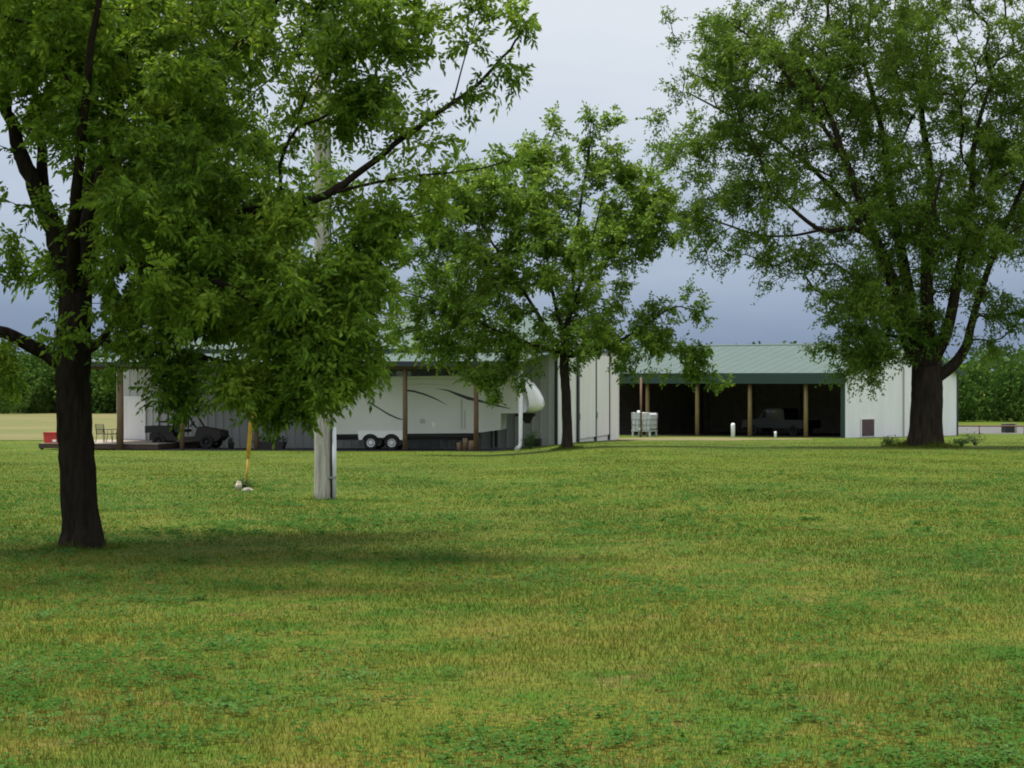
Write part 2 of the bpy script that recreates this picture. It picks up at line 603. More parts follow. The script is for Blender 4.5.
def along(frame, px, yl):
    """local x on the line y = yl of a building's frame whose point stands at picture column px"""
    cx, cy, rz = frame
    c, s_ = math.cos(-rz), math.sin(-rz)
    k = (px - 512) / F
    return (k * (cy + yl * c) - cx - yl * s_) / (c + k * s_)


def world(frame, x, y):
    cx, cy, rz = frame
    c, s_ = math.cos(rz), math.sin(rz)
    return cx + x * c - y * s_, cy + x * s_ + y * c


def wz(frame, x, y):
    return gz(*world(frame, x, y))


sheet('gravel_pad', np.arange(-21.5, -1.4, 1.0), np.arange(-7.6, 0.1, 0.7), M['gravel'], 0.02, SHOP)
blotch('dirt_yard', 9.0, 136, 8.5, 9.5, M['dirt'], 0.012, 3)
sheet('shed_floor', np.arange(-22, 0.1, 2.0), np.arange(-0.6, 15.1, 1.2), M['shed_dirt'], 0.02, SHED)
sheet('gravel_drive', np.arange(33, 92, 2.0), np.arange(164, 204, 2.0), M['gravel'], 0.012)


# ------------------------------------------------------------------ metal shop with lean-to
SHOP_Z = -2.3          # walls start below the turf
def ribs(mb, x0, x1, yl, z0, z1, step=0.45, side=-1):
    """raised ribs on a wall that faces local -y"""
    n = int((x1 - x0) / step)
    for i in range(n + 1):
        x = x0 + i * step
        ya, yb = sorted((yl, yl + side * 0.035))
        mb.box(x - 0.035, x + 0.035, ya, yb, z0 + 0.01, z1 - 0.02)


shop = thing('farm_shop', 'long green-roofed metal shop with white gable end, camper parked under its lean-to', 'farm building', (SHOP[0], SHOP[1], 0), SHOP[2])
XL = along(SHOP, 118, 0)           # left end of the closed building
W1 = 18.9
EAVE1, RIDGE1 = 3.2, 5.05
WIN_X = along(SHOP, 242, 0)
fw = MB()
fw.box(XL, 0, 0, 0.2, SHOP_Z, EAVE1)
ribs(fw, XL + 0.2, -0.2, 0, SHOP_Z, EAVE1)
fw.build('front_wall', M['grey_metal'], shop)
gw = MB()
gw.prism([(0.2, SHOP_Z), (W1, SHOP_Z), (W1, EAVE1), (W1 / 2, RIDGE1), (0.2, EAVE1 + 0.03)], -0.2, 0.0,
         Matrix(((0, 1, 0, 0), (1, 0, 0, 0), (0, 0, 1, 0), (0, 0, 0, 1))))
for i in range(int(W1 / 0.9)):
    y = 0.5 + i * 0.9
    top = EAVE1 + (RIDGE1 - EAVE1) * (1 - abs(y - W1 / 2) / (W1 / 2)) - 0.06
    gw.box(-0.002, 0.010, y - 0.03, y + 0.03, SHOP_Z, top)
gw.build('gable_wall', M['cream_metal'], shop)
bw = MB()
bw.box(XL, -0.2, W1 - 0.2, W1, SHOP_Z, EAVE1)
bw.prism([(0.2, SHOP_Z), (W1 - 0.2, SHOP_Z), (W1 - 0.2, EAVE1), (W1 / 2, RIDGE1 - 0.05), (0.2, EAVE1)], XL, XL + 0.2,
         Matrix(((0, 1, 0, 0), (1, 0, 0, 0), (0, 0, 1, 0), (0, 0, 0, 1))))
bw.build('rear_wall', M['grey_metal'], shop)


def roof_slope(mb, x0, x1, ya, za, yb, zb, th=0.08, step=0.75):
    """slab from (ya,za) up to (yb,zb) with standing seams"""
    mb.xprism([(ya, za), (yb, zb), (yb, zb + th), (ya, za + th)], x0, x1)
    n = int((x1 - x0) / step)
    for i in range(n + 1):
        x = x0 + 0.05 + i * step
        mb.xprism([(ya, za + th - 0.005), (yb, zb + th - 0.005), (yb, zb + th + 0.008), (ya, za + th + 0.008)], x - 0.02, x + 0.02)


rf = MB()
sl = (RIDGE1 - EAVE1) / (W1 / 2)
roof_slope(rf, XL - 0.6, 0.4, -0.45, EAVE1 + 0.02 - 0.45 * sl, W1 / 2, RIDGE1 + 0.02)
roof_slope(rf, XL - 0.6, 0.4, W1 + 0.45, EAVE1 + 0.02 - 0.45 * sl, W1 / 2, RIDGE1 + 0.02)
rfo = rf.build('roof', M['roof'], shop)
rc = MB(); rc.xprism([(W1 / 2 - 0.2, RIDGE1 + 0.085), (W1 / 2, RIDGE1 + 0.135), (W1 / 2 + 0.2, RIDGE1 + 0.085), (W1 / 2, RIDGE1 + 0.16)], XL - 0.6, 0.42)
rc.build('ridge_cap', M['trim_green'], rfo)
rk = MB()
for sgn in (0, 1):
    ya, yb = ((-0.45, W1 / 2), (W1 + 0.45, W1 / 2))[sgn]
    mb_ = rk.xprism([(ya, EAVE1 - 0.45 * sl - 0.16), (yb, RIDGE1 - 0.16), (yb, RIDGE1 + 0.11), (ya, EAVE1 - 0.45 * sl + 0.11)], 0.40, 0.44)
rk.build('rake_trim', M['trim_dark'], shop)
# lean-to in front
PY = -7.0
LX0, LX1 = along(SHOP, 78, PY), along(SHOP, 525, PY)
EZ = 2.40
lr = MB()
roof_slope(lr, LX0, LX1, PY - 0.4, EZ, -0.08, 2.92)
lro = lr.build('lean_to_roof', M['roof'], shop)
fa = MB(); fa.box(LX0 + 0.01, LX1 - 0.01, PY - 0.44, PY - 0.405, EZ - 0.17, EZ + 0.06)
fa.build('fascia', M['trim_dark'], lro)
bm_ = MB()
bm_.box(LX0 + 0.1, LX1 - 0.1, PY - 0.08, PY + 0.08, EZ - 0.30, EZ - 0.002)
for i in range(14):
    x = LX0 + 0.4 + i * (LX1 - LX0 - 0.8) / 13
    bm_.xprism([(PY + 0.1, EZ - 0.17), (-0.02, 2.70), (-0.02, 2.88), (PY + 0.1, EZ + 0.0)], x - 0.03, x + 0.03)
bm_.build('rafters', M['porch_wood'], lro)
for px in (120, 182, 256, 330, 405, 476):
    x = along(SHOP, px, PY)
    g = wz(SHOP, x, PY)
    r_ = 0.18 if px == 120 else 0.125
    mb = MB(); mb.tube([(x, PY, g - 0.3), (x + 0.01, PY, g + 1.6), (x, PY, EZ - 0.31)], [r_, r_ * 0.97, r_ * 0.92], 10)
    mb.build('post', M['porch_wood'], shop)
x = along(SHOP, 520.5, PY + 0.2); g = wz(SHOP, x, PY + 0.2)
mb = MB()
mb.tube([(x, PY + 0.2, EZ - 0.05), (x, PY + 0.2, g + 0.35), (x - 0.02, PY + 0.1, g + 0.15), (x - 0.12, PY - 0.15, g + 0.04)], [0.10, 0.10, 0.10, 0.13], 10)
tag(mb.build('downspout', M['pvc'], shop), 'white pipe standing at the lean-to corner')
# front door on the deck, small window
dx0, dx1 = along(SHOP, 127, 0), along(SHOP, 144, 0)
DZ = -1.71
mb = MB(); mb.box(dx0, dx1, -0.075, -0.038, DZ, 0.55)
door = mb.build('door', M['white_metal'], shop)
mb = MB(); mb.box(dx0 - 0.12, dx0 - 0.002, -0.09, -0.037, DZ, 0.66); mb.box(dx1 + 0.002, dx1 + 0.12, -0.09, -0.037, DZ, 0.66); mb.box(dx0 - 0.001, dx1 + 0.001, -0.088, -0.037, 0.552, 0.66)
mb.build('door_frame', M['white_metal'], door)
mb = MB(); mb.tube([(dx1 - 0.1, -0.076, DZ + 1.0), (dx1 - 0.1, -0.14, DZ + 1.0)], 0.035, 8)
mb.build('handle', M['steel'], door)
mb = MB(); mb.box(WIN_X - 0.32, WIN_X + 0.32, -0.08, -0.037, -0.33, 0.62)
win = mb.build('window', M['white_metal'], shop)
mb = MB(); mb.box(WIN_X - 0.2, WIN_X + 0.2, -0.088, -0.079, -0.2, 0.5)
mb.build('pane', M['glass'], win)
mb = MB(); mb.box(XL - 0.06, XL + 0.1, -0.05, 0.15, SHOP_Z, EAVE1 - 0.1)
mb.build('corner_trim', M['white_metal'], shop)
mb = MB(); mb.box(-0.12, 0.028, -0.045, 0.14, SHOP_Z, EAVE1 - 0.12)
mb.build('corner_trim', M['trim_dark'], shop)


def gable_y(px):
    """distance along the gable wall (local x = 0) of picture column px"""
    cx, cy, rz = SHOP
    c, s_ = math.cos(-rz), math.sin(-rz)
    k = (px - 512) / F
    return (k * cy - cx) / (s_ - k * c)


y577, y594, y608 = gable_y(577), gable_y(594.5), gable_y(608)
for a, b_ in ((y577, y594), (y594, y608)):
    mb = MB(); mb.box(0.03, 0.09, a + 0.1, b_ - 0.1, -1.68, 2.95)
    for i in range(int((b_ - a) / 0.9)):
        mb.box(0.088, 0.096, a + 0.5 + i * 0.9, a + 0.56 + i * 0.9, -1.66, 2.93)
    d_ = mb.build('sliding_door', M['cream_metal'], shop)
    mb = MB(); mb.box(0.09, 0.13, a + 0.3, a + 0.34, -0.65, -0.30)
    mb.build('handle', M['steel'], d_)
for yy, hw in ((y577, 0.42), (y594, 0.26), (y608, 0.26)):
    mb = MB(); mb.box(0.03, 0.12, yy - hw / 2, yy + hw / 2, -2.0, 3.0 + 0.1)
    mb.build('trim_strip', M['trim_dark'], shop)
mb = MB(); mb.box(0.03, 0.16, y577 - 0.5, y608 + 0.5, 3.11, 3.27)
mb.build('door_track', M['trim_dark'], shop)
mb = MB(); mb.box(0.003, 0.05, W1 - 0.16, W1 + 0.03, SHOP_Z, EAVE1 - 0.15)
mb.build('corner_trim', M['white_metal'], shop)

# ------------------------------------------------------------------ open machine shed
shed = thing('machine_shed', 'open-fronted machine shed with green roof and plain white gable wall', 'shed', (SHED[0], SHED[1], 0), SHED[2])
SW, SLEN = 15.2, 22.0
SZ0 = -2.7
SE, SR = 2.02, 3.95
SWAP = Matrix(((0, 1, 0, 0), (1, 0, 0, 0), (0, 0, 1, 0), (0, 0, 0, 1)))
gab = [(0.0, SZ0), (SW, SZ0), (SW, SE), (SW / 2, SR), (0.0, SE)]
mb = MB(); mb.prism(gab, -0.12, 0.0, SWAP)
for i in range(int(SW / 0.3)):
    y = 0.3 + i * 0.3
    top = SE + (SR - SE) * (1 - abs(y - SW / 2) / (SW / 2)) - 0.05
    mb.box(-0.002, 0.010, y - 0.02, y + 0.02, SZ0, top)
mb.build('gable_wall', M['white_metal'], shed)
mb = MB(); mb.box(-SLEN, -0.12, SW - 0.12, SW, SZ0, SE); mb.prism(gab, -SLEN, -SLEN + 0.12, SWAP)
mb.build('rear_wall', M['white_metal'], shed)
mb = MB()
mb.box(-SLEN + 0.2, -0.2, SW - 0.20, SW - 0.125, SZ0, SE - 0.1)
mb.prism([(0.2, SZ0), (SW - 0.25, SZ0), (SW - 0.25, SE - 0.1), (SW / 2, SR - 0.15), (0.2, SE - 0.1)], -0.2, -0.125, SWAP)
mb.prism([(0.2, SZ0), (SW - 0.25, SZ0), (SW - 0.25, SE - 0.1), (SW / 2, SR - 0.15), (0.2, SE - 0.1)], -SLEN + 0.125, -SLEN + 0.2, SWAP)
for i in range(6):
    x = -SLEN + 0.6 + i * 4.2
    mb.box(x - 0.08, x + 0.08, SW - 0.36, SW - 0.21, SZ0, SE - 0.1)
for z in (-1.6, -0.6, 0.4, 1.4):
    mb.box(-SLEN + 0.4, -0.4, SW - 0.25, SW - 0.202, z - 0.06, z + 0.06)
mb.build('inner_lining', M['lining'], shed)
mb = MB()
ss = (SR - SE) / (SW / 2)
roof_slope(mb, -SLEN - 0.4, 0.35, -0.45, SE + 0.02 - 0.45 * ss, SW / 2, SR + 0.02, 0.08, 0.9)
roof_slope(mb, -SLEN - 0.4, 0.35, SW + 0.45, SE + 0.02 - 0.45 * ss, SW / 2, SR + 0.02, 0.08, 0.9)
srf = mb.build('roof', M['roof'], shed)
mb = MB(); mb.xprism([(SW / 2 - 0.2, SR + 0.085), (SW / 2, SR + 0.135), (SW / 2 + 0.2, SR + 0.085), (SW / 2, SR + 0.17)], -SLEN - 0.4, 0.37)
mb.build('ridge_cap', M['trim_green'], srf)
mb = MB()
for sgn in (0, 1):
    ya, yb = ((-0.45, SW / 2), (SW + 0.45, SW / 2))[sgn]
    mb.xprism([(ya, SE - 0.45 * ss - 0.12), (yb, SR - 0.12), (yb, SR + 0.11), (ya, SE - 0.45 * ss + 0.11)], 0.35, 0.39)
mb.build('rake_trim', M['trim_green'], srf)
mb = MB(); mb.box(-SLEN - 0.3, 0.30, -0.50, -0.46, SE - 0.45 * ss - 0.62, SE - 0.45 * ss + 0.05)
mb.build('fascia', M['trim_green'], shed)
mb = MB(); mb.box(-SLEN - 0.2, -0.2, -0.08, 0.08, SE - 0.72, SE - 0.15)
mb.build('header_beam', M['lining'], shed)
for px in (600, 647.5, 697.3, 750, 806):
    x = along(SHED, px, 0.0); g = wz(SHED, x, 0)
    mb = MB(); mb.tube([(x, 0, g - 0.3), (x, 0, g + 1.7), (x, 0, SE - 0.72)], [0.15, 0.145, 0.135], 10)
    mb.build('post', M['post_wood'], shed)
mb = MB(); mb.box(-0.28, 0.02, -0.10, -0.003, SZ0, SE - 0.2)
mb.build('corner_trim', M['trim_green'], shed)


def sgable_y(px):
    cx, cy, rz = SHED
    c, s_ = math.cos(-rz), math.sin(-rz)
    k = (px - 512) / F
    return (k * cy - cx) / (s_ - k * c)


ya, yb = sgable_y(861), sgable_y(873.5)
g = wz(SHED, 0, ya)
mb = MB(); mb.box(0.022, 0.06, ya, yb, g + 0.1, g + 1.2)
ht = mb.build('hatch_door', M['brown_door'], shed)
mb = MB()
mb.box(0.021, 0.07, ya - 0.09, ya - 0.002, g + 0.02, g + 1.29); mb.box(0.021, 0.07, yb + 0.002, yb + 0.09, g + 0.02, g + 1.29)
mb.box(0.021, 0.068, ya - 0.001, yb + 0.001, g + 1.202, g + 1.29)
mb.build('hatch_frame', M['white_metal'], ht)
yv = sgable_y(903)
mb = MB(); mb.box(0.02, 0.10, yv - 0.05, yv + 0.05, SZ0, SE + 0.3)
mb.build('downspout', M['rv_tan'], shed)
mb = MB(); mb.box(0.003, 0.05, SW - 0.14, SW + 0.03, SZ0, SE - 0.1)
mb.build('corner_trim', M['trim_dark'], shed)

# ------------------------------------------------------------------ wheels, used by every vehicle
def wheel(parent, c, r, w, tyre_m, rim_m, axis=(0, 1, 0)):
    """thing > wheel (hub disc) > tyre, rim"""
    mb = MB(); mb.ring(c, axis, r * 0.30, 0.005, w * 0.42, 14)
    h = mb.build('wheel', rim_m, parent)
    mb = MB(); mb.ring(c, axis, r, r * 0.60, w * 0.5, 28)
    mb.build('tyre', tyre_m, h)
    mb = MB(); mb.ring(c, axis, r * 0.615, r * 0.48, w * 0.40, 24)
    c = Vector(c)
    for k in range(8):
        a = 2 * math.pi * k / 8
        d = Vector((math.cos(a), 0, math.sin(a)))
        mb.tube([c + d * r * 0.25, c + d * r * 0.52], r * 0.085, 6)
    mb.build('rim', rim_m, h)
    return h


# ------------------------------------------------------------------ fifth-wheel camper
RVF = (*world(SHOP, along(SHOP, 450, -5.2), -5.2), -R(6.5))
RY = 0.0
rx_nose = along(RVF, 543.0, RY)
rvx = rx_nose - 11.8
wx, wy = world(RVF, rvx, RY)
xa = along(RVF, 370.5, RY) - rvx
xb = along(RVF, 391.5, RY) - rvx
rv_g = wz(RVF, rvx + (xa + xb) / 2, RY) + 0.02
rv = thing('camper_trailer', 'white fifth-wheel camper with dark swoosh stripes under the shop lean-to', 'camper', (wx, wy, rv_g), RVF[2])
BW = 2.44
TILT = math.tan(R(0.6))
def tz(x, z):
    return z + (x - xa) * TILT
low_front = along(RVF, 500.5, RY) - rvx
def arc(cx, cz, r, a0, a1, n=6):
    return [(cx + r * math.cos(R(a0 + (a1 - a0) * i / n)), cz + r * math.sin(R(a0 + (a1 - a0) * i / n))) for i in range(n + 1)]
prof = [(0.05, 0.82), (low_front - 1.3, 0.82), (low_front, 0.98), (low_front + 0.02, 1.80), (10.55, 1.80), (10.55, 3.66)] + [(9.9, 3.72)] + arc(0.35, 3.37, 0.35, 90, 180, 5) + [(0.0, 0.9)]
prof = [(x, tz(x, z)) for x, z in prof]
mb = MB(); mb.prism(prof, 0, BW)
body = mb.build('body', M['rv_white'], rv)
cap = [(10.55, 1.80), (11.35, 1.85), (11.64, 1.98), (11.74, 2.22), (11.66, 2.55), (11.46, 2.95), (11.18, 3.30), (10.85, 3.56), (10.55, 3.66)]
# nose cap: profile narrowed towards the front corners so that it is rounded in plan too
mb = MB()
rows = []
for j, t in enumerate(np.linspace(0, 1, 13)):
    yy = t * BW
    e = 1 - (abs(t - 0.5) * 2) ** 4 * 0.55
    rows.append([(10.552 + (x - 10.55) * e, yy, tz(x, z)) for x, z in cap])
vs = [p for r_ in rows for p in r_]
nc = len(cap)
fs = [(j * nc + i, j * nc + i + 1, (j + 1) * nc + i + 1, (j + 1) * nc + i) for j in range(12) for i in range(nc - 1)]
fs += [tuple(range(nc)), tuple(12 * nc + i for i in range(nc - 1, -1, -1))]
mb.add(vs, fs, True)
mb.build('nose_cap', M['rv_cap'], rv)
mb = MB()
mb.box(0.3, low_front - 1.4, 0.25, 0.40, 0.50, 0.815); mb.box(0.3, low_front - 1.4, BW - 0.4, BW - 0.25, 0.50, 0.815)
mb.box(0.1, low_front - 1.35, 0.06, BW - 0.06, 0.68, 0.83)
for i in range(5):
    mb.box(0.6 + i * 1.7, 0.72 + i * 1.7, 0.401, BW - 0.401, 0.55, 0.66)
mb.build('chassis', M['black'], rv)
mb = MB(); mb.box(10.3, 11.3, BW / 2 - 0.45, BW / 2 + 0.45, tz(10.5, 1.62), tz(10.5, 1.79)); mb.prism([(10.5, 1.75), (10.8, 1.35), (11.05, 1.35), (11.2, 1.75)], BW / 2 - 0.18, BW / 2 + 0.18)
mb.build('hitch', M['black'], rv)
for yy in (0.35, BW - 0.35):
    mb = MB(); mb.box(low_front - 0.55, low_front - 0.43, yy - 0.06, yy + 0.06, 0.1, 0.97); mb.box(low_front - 0.62, low_front - 0.36, yy - 0.13, yy + 0.13, 0.0, 0.03)
    mb.build('landing_leg', M['black'], rv)
WR = 0.37
for xx in (xa, xb):
    for yy in (0.12, BW - 0.12):
        wheel(rv, (xx, yy, WR), WR, 0.22, M['rubber'], M['rim'])
# wheel skirt with two round cut-outs
mb = MB()
pr = [(xa - 0.62, 0.84), (xa - 0.62, 0.55), (xa - 0.50, 0.55)]
pr = [(xa - 0.66, 0.98), (xa - 0.60, 0.52), (xa - 0.46, 0.52)] + arc(xa, WR, 0.46, 160, 35, 8) + arc(xb, WR, 0.46, 145, 20, 8) + [(xb + 0.46, 0.52), (xb + 0.60, 0.52), (xb + 0.66, 0.98)]
mb.prism(pr, -0.035, -0.003)
mb.build('wheel_skirt', M['rv_cap'], rv)


def stripe(pts, wid, m, proud=0.006):
    """a tapering painted stripe on the camper's near side; pts in picture columns and rows"""
    q = []
    for px, py in pts:
        x = along(RVF, px, RY) - rvx
        yw = world(RVF, rvx + x, RY)[1]
        q.append((x, CAMZ + (379 - py) / F * yw - rv_g))
    n = len(q)
    up, lo = [], []
    for i, (x, z) in enumerate(q):
        w_ = wid[i] / 2
        up.append((x, z + w_)); lo.append((x, z - w_))
    mb = MB(); mb.prism(lo + up[::-1], -proud, -0.0015)
    return mb.build('stripe', m, body)


stripe([(404, 390), (414, 391.3), (425, 394.5), (436, 399), (448, 405.5)], [0.10, 0.10, 0.09, 0.07, 0.01], M['rv_stripe'])
stripe([(436, 388.5), (448, 390.5), (458, 394.5), (468, 398.2), (480, 401), (496, 405.5), (510, 408.6)], [0.01, 0.07, 0.14, 0.17, 0.12, 0.09, 0.03], M['rv_stripe'])
stripe([(366, 401), (376, 406.5), (388, 414), (398, 418.5), (407, 420.5)], [0.02, 0.08, 0.09, 0.07, 0.02], M['rv_stripe'])
stripe([(404, 385), (420, 384), (440, 384.5), (452, 387)], [0.02, 0.03, 0.03, 0.01], M['rv_tan'])
stripe([(404, 379), (430, 379), (470, 380), (514, 381)], [0.025] * 4, M['rv_tan'])
def panel(name, px0, px1, py0, py1, m, parent, d=0.012):
    x0 = along(RVF, px0, RY) - rvx; x1 = along(RVF, px1, RY) - rvx
    yw = world(RVF, rvx + x0, RY)[1]
    z1 = CAMZ + (379 - py0) / F * yw - rv_g; z0 = CAMZ + (379 - py1) / F * yw - rv_g
    mb = MB(); mb.box(x0, x1, -d, -0.0025, z0, z1)
    return mb.build(name, m, parent)
panel('vent', 420, 425, 419, 423.5, M['rv_tan'], rv)
hp = panel('hatch', 437, 458, 418.5, 427, M['rv_white'], rv, 0.02)
panel('hatch', 432, 435.5, 422, 427, M['rv_cap'], rv, 0.016)
panel('moulding', 461, 462.2, 399, 429, M['rv_tan'], rv, 0.02)
panel('moulding', 464.2, 465.2, 411, 429, M['rv_tan'], rv, 0.02)
panel('window', 338, 352, 388, 402, M['glass'], rv, 0.02)
mb = MB(); mb.box(4.2, 5.0, 0.7, 1.7, 3.725, 4.0, None, 0.08)
mb.build('roof_unit', M['rv_cap'], rv)
mb = MB(); mb.ring((-0.14, BW / 2 - 0.55, 1.25), (1, 0, 0), 0.40, 0.01, 0.13, 24)
mb.build('spare_tyre', M['rubber'], rv)

# ------------------------------------------------------------------ side-by-side utility vehicle under the lean-to
UY = -4.6
ux0 = along(SHOP, 145, UY); ux1 = along(SHOP, 222, UY)
wx, wy = world(SHOP, ux0, UY)
UL = ux1 - ux0
utv = thing('utility_vehicle', 'dark side-by-side utility vehicle with roll cage parked beside the deck', 'utility vehicle', (wx, wy, wz(SHOP, ux0 + 1.8, UY) + 0.02), SHOP[2])
k = UL / 3.6
mb = MB(); mb.prism([(0.15 * k, 0.42), (3.3 * k, 0.40), (3.5 * k, 0.62), (3.45 * k, 0.95), (2.4 * k, 1.15), (2.25 * k, 0.62), (1.35 * k, 0.60), (1.2 * k, 0.95), (0.15 * k, 0.80)], 0.15, 1.45)
mb.build('body', M['maroon'], utv)
mb = MB(); mb.box(-0.05, 1.20 * k, 0.1, 1.5, 0.82, 0.90); mb.box(-0.05, 1.20 * k, 0.1, 0.15, 0.901, 1.18); mb.box(-0.05, 1.20 * k, 1.45, 1.5, 0.901, 1.18); mb.box(-0.05, 0.0, 0.151, 1.449, 0.901, 1.18); mb.box(1.15 * k, 1.2 * k, 0.151, 1.449, 0.901, 1.22)
mb.build('cargo_bed', M['black'], utv)
mb = MB()
for yy in (0.16, 1.44):
    mb.tube([(0.62 * k, yy, 0.7), (0.60 * k, yy, 1.95), (0.75 * k, yy, 2.08), (1.75 * k, yy, 2.08), (2.35 * k, yy, 1.10)], 0.045, 8)
    mb.tube([(0.60 * k, yy, 1.40), (1.55 * k, yy, 1.36)], 0.035, 8)
    mb.tube([(1.55 * k, yy, 0.66), (1.60 * k, yy, 2.06)], 0.035, 8)
for xx, zz in ((0.60 * k, 1.9), (1.75 * k, 2.08), (0.60 * k, 1.40)):
    mb.tube([(xx, 0.16, zz), (xx, 1.44, zz)], 0.035, 8)
mb.build('roll_cage', M['black'], utv)
mb = MB(); mb.box(0.58 * k, 1.85 * k, 0.1, 1.5, 2.128, 2.18, None, 0.02)
mb.build('roof', M['black'], utv)
for yy in (0.25, 0.85):
    mb = MB(); mb.box(1.3 * k, 1.75 * k, yy, yy + 0.5, 0.85, 1.0, None, 0.04); mb.prism([(1.26 * k, 0.98), (1.40 * k, 0.98), (1.30 * k, 1.5), (1.18 * k, 1.5)], yy, yy + 0.5)
    mb.build('seat', M['black'], utv)
mb = MB(); mb.ring((2.05 * k, 0.5, 1.28), (-0.75, 0, 0.66), 0.19, 0.165, 0.02, 18); mb.tube([(2.05 * k, 0.5, 1.28), (2.25 * k, 0.5, 1.10)], 0.02, 6)
mb.build('steering_wheel', M['black'], utv)
for xx in (0.62 * k, 2.85 * k):
    for yy in (0.14, 1.46):
        wheel(utv, (xx, yy, 0.36), 0.36, 0.27, M['rubber'], M['black'])
for yy in (0.35, 1.25):
    mb = MB(); mb.ring((3.47 * k, yy, 0.80), (1, 0, 0), 0.09, 0.002, 0.03, 12)
    mb.build('headlight', M['glass'], utv)

# ------------------------------------------------------------------ wooden deck and what stands on it
dk0, dk1 = along(SHOP, 38, -6.75), along(SHOP, 158, -6.75)
DT = -1.72
deck = thing('wooden_deck', 'low weathered wooden deck in front of the white shop door', 'deck', (*world(SHOP, dk0, -6.75), 0), SHOP[2])
DLEN = dk1 - dk0
mb = MB()
nb = 34
for i in range(nb):
    y = i * 6.6 / nb
    mb.box(0, DLEN, y, y + 6.6 / nb - 0.012, DT - 0.04, DT)
mb.build('boards', M['deck_wood'], deck)
mb = MB(); mb.box(0.02, DLEN - 0.02, 0.03, 0.08, DT - 0.27, DT - 0.042); mb.box(0.02, 0.07, 0.081, 6.5, DT - 0.27, DT - 0.042); mb.box(DLEN - 0.07, DLEN - 0.02, 0.081, 6.5, DT - 0.27, DT - 0.042)
mb.build('rim_joist', M['deck_dark'], deck)
for i in range(6):
    for yy in (0.15, 3.3, 6.3):
        mb = MB(); x = 0.15 + i * (DLEN - 0.3) / 5; mb.box(x - 0.07, x + 0.07, yy - 0.06, yy + 0.06, -2.6, DT - 0.042)
        mb.build('footing', M['deck_dark'], deck)


def patio_chair():
    t = thing('patio_chair', 'dark green metal patio chair on the deck, left of the other one', 'chair', (0, 0, 0), 0, 'patio chairs on the deck')
    mb = MB()
    for i in range(7):
        mb.box(-0.26, 0.26, -0.25 + i * 0.075, -0.20 + i * 0.075, 0.42, 0.44)
    mb.box(-0.29, -0.26, -0.28, 0.28, 0.41, 0.445); mb.box(0.26, 0.29, -0.28, 0.28, 0.41, 0.445)
    mb.build('seat', M['chair'], t)
    mb = MB()
    for i in range(7):
        x = -0.24 + i * 0.08
        mb.tube([(x, 0.27, 0.44), (x, 0.36, 0.92)], 0.014, 6)
    mb.tube([(-0.28, 0.27, 0.44), (-0.28, 0.37, 0.95), (0.28, 0.37, 0.95), (0.28, 0.27, 0.44)], 0.02, 6)
    mb.build('backrest', M['chair'], t)
    for sx in (-1, 1):
        for sy in (-1, 1):
            mb = MB(); mb.tube([(sx * 0.27, sy * 0.25, 0.41), (sx * 0.30, sy * 0.31, 0.0)], 0.02, 6)
            mb.build('leg', M['chair'], t)
        mb = MB(); mb.tube([(sx * 0.28, -0.26, 0.43), (sx * 0.28, -0.26, 0.66), (sx * 0.28, 0.31, 0.68)], 0.018, 6)
        mb.build('armrest', M['chair'], t)
    return t


c1 = patio_chair()
x, y = world(SHOP, along(SHOP, 104, -4.5), -4.5)
c1.location = (x, y, DT); c1.rotation_euler = (0, 0, R(150))
c2 = copy_tree(c1)
tag(c2, 'dark metal patio chair close to the brown post on the deck', 'chair', 'patio chairs on the deck')
x, y = world(SHOP, along(SHOP, 114.5, -3.9), -3.9)
c2.location = (x, y, DT); c2.rotation_euler = (0, 0, R(-110))
x, y = world(SHOP, along(SHOP, 52.5, -6.2), -6.2)
co = thing('cooler', 'red cooler box standing at the left end of the wooden deck', 'cooler', (x, y, DT), SHOP[2])
mb = MB(); mb.prism([(-0.36, 0), (0.36, 0), (0.40, 0.47), (-0.40, 0.47)], -0.25, 0.25)
mb.build('box', M['red'], co)
mb = MB(); mb.box(-0.42, 0.42, -0.27, 0.27, 0.472, 0.56, None, 0.03)
mb.build('lid', M['red'], co)
mb = MB(); mb.box(0.12, 0.32, -0.275, -0.252, 0.06, 0.18)
mb.build('drain_plate', M['pvc'], co)

# ------------------------------------------------------------------ clutter along the shop wall
def place(px, yl):
    x = along(SHOP, px, yl)
    X, Y = world(SHOP, x, yl)
    return (X, Y, gz(X, Y) + 0.02)


def leafy(name, parent, pts, m, size, n_each, spread, seed):
    """loose leaves round given points, as one mesh"""
    rg = np.random.default_rng(seed)
    pts = np.repeat(np.asarray(pts, float), n_each, 0)
    p = pts + rg.normal(0, 1, pts.shape) * np.asarray(spread)
    v, f = leaf_quads(p, rg.normal(0, 1, p.shape) + np.array([0, 0, 0.2]), size * rg.uniform(0.6, 1.3, len(p)), 0.45, rg)
    return link(name, arrays_mesh(name, v, f, m), parent)


def unit(a):
    return a / np.maximum(np.linalg.norm(a, axis=-1, keepdims=True), 1e-9)


def leaf_quads(p, d, length, wr, rg):
    """kite-shaped leaves: base p, direction d, per-leaf length, width ratio"""
    n = len(p)
    d = unit(d)
    r = rg.normal(0, 1, (n, 3))
    r[:, 2] *= 0.45
    s = unit(np.cross(d, np.cross(r, d) + 1e-6) + 1e-9)
    s = unit(np.cross(d, r))
    L_ = np.broadcast_to(np.asarray(length, float), (n,))[:, None]
    a = p
    m_ = p + d * L_ * 0.45
    sag = np.zeros((n, 3)); sag[:, 2] = -0.10
    t = p + (d + sag) * L_
    b1 = m_ + s * L_ * wr * 0.5
    b2 = m_ - s * L_ * wr * 0.5
    v = np.stack([a, b1, t, b2], 1).reshape(-1, 3)
    f = np.arange(4 * n).reshape(n, 4)
    return v, f


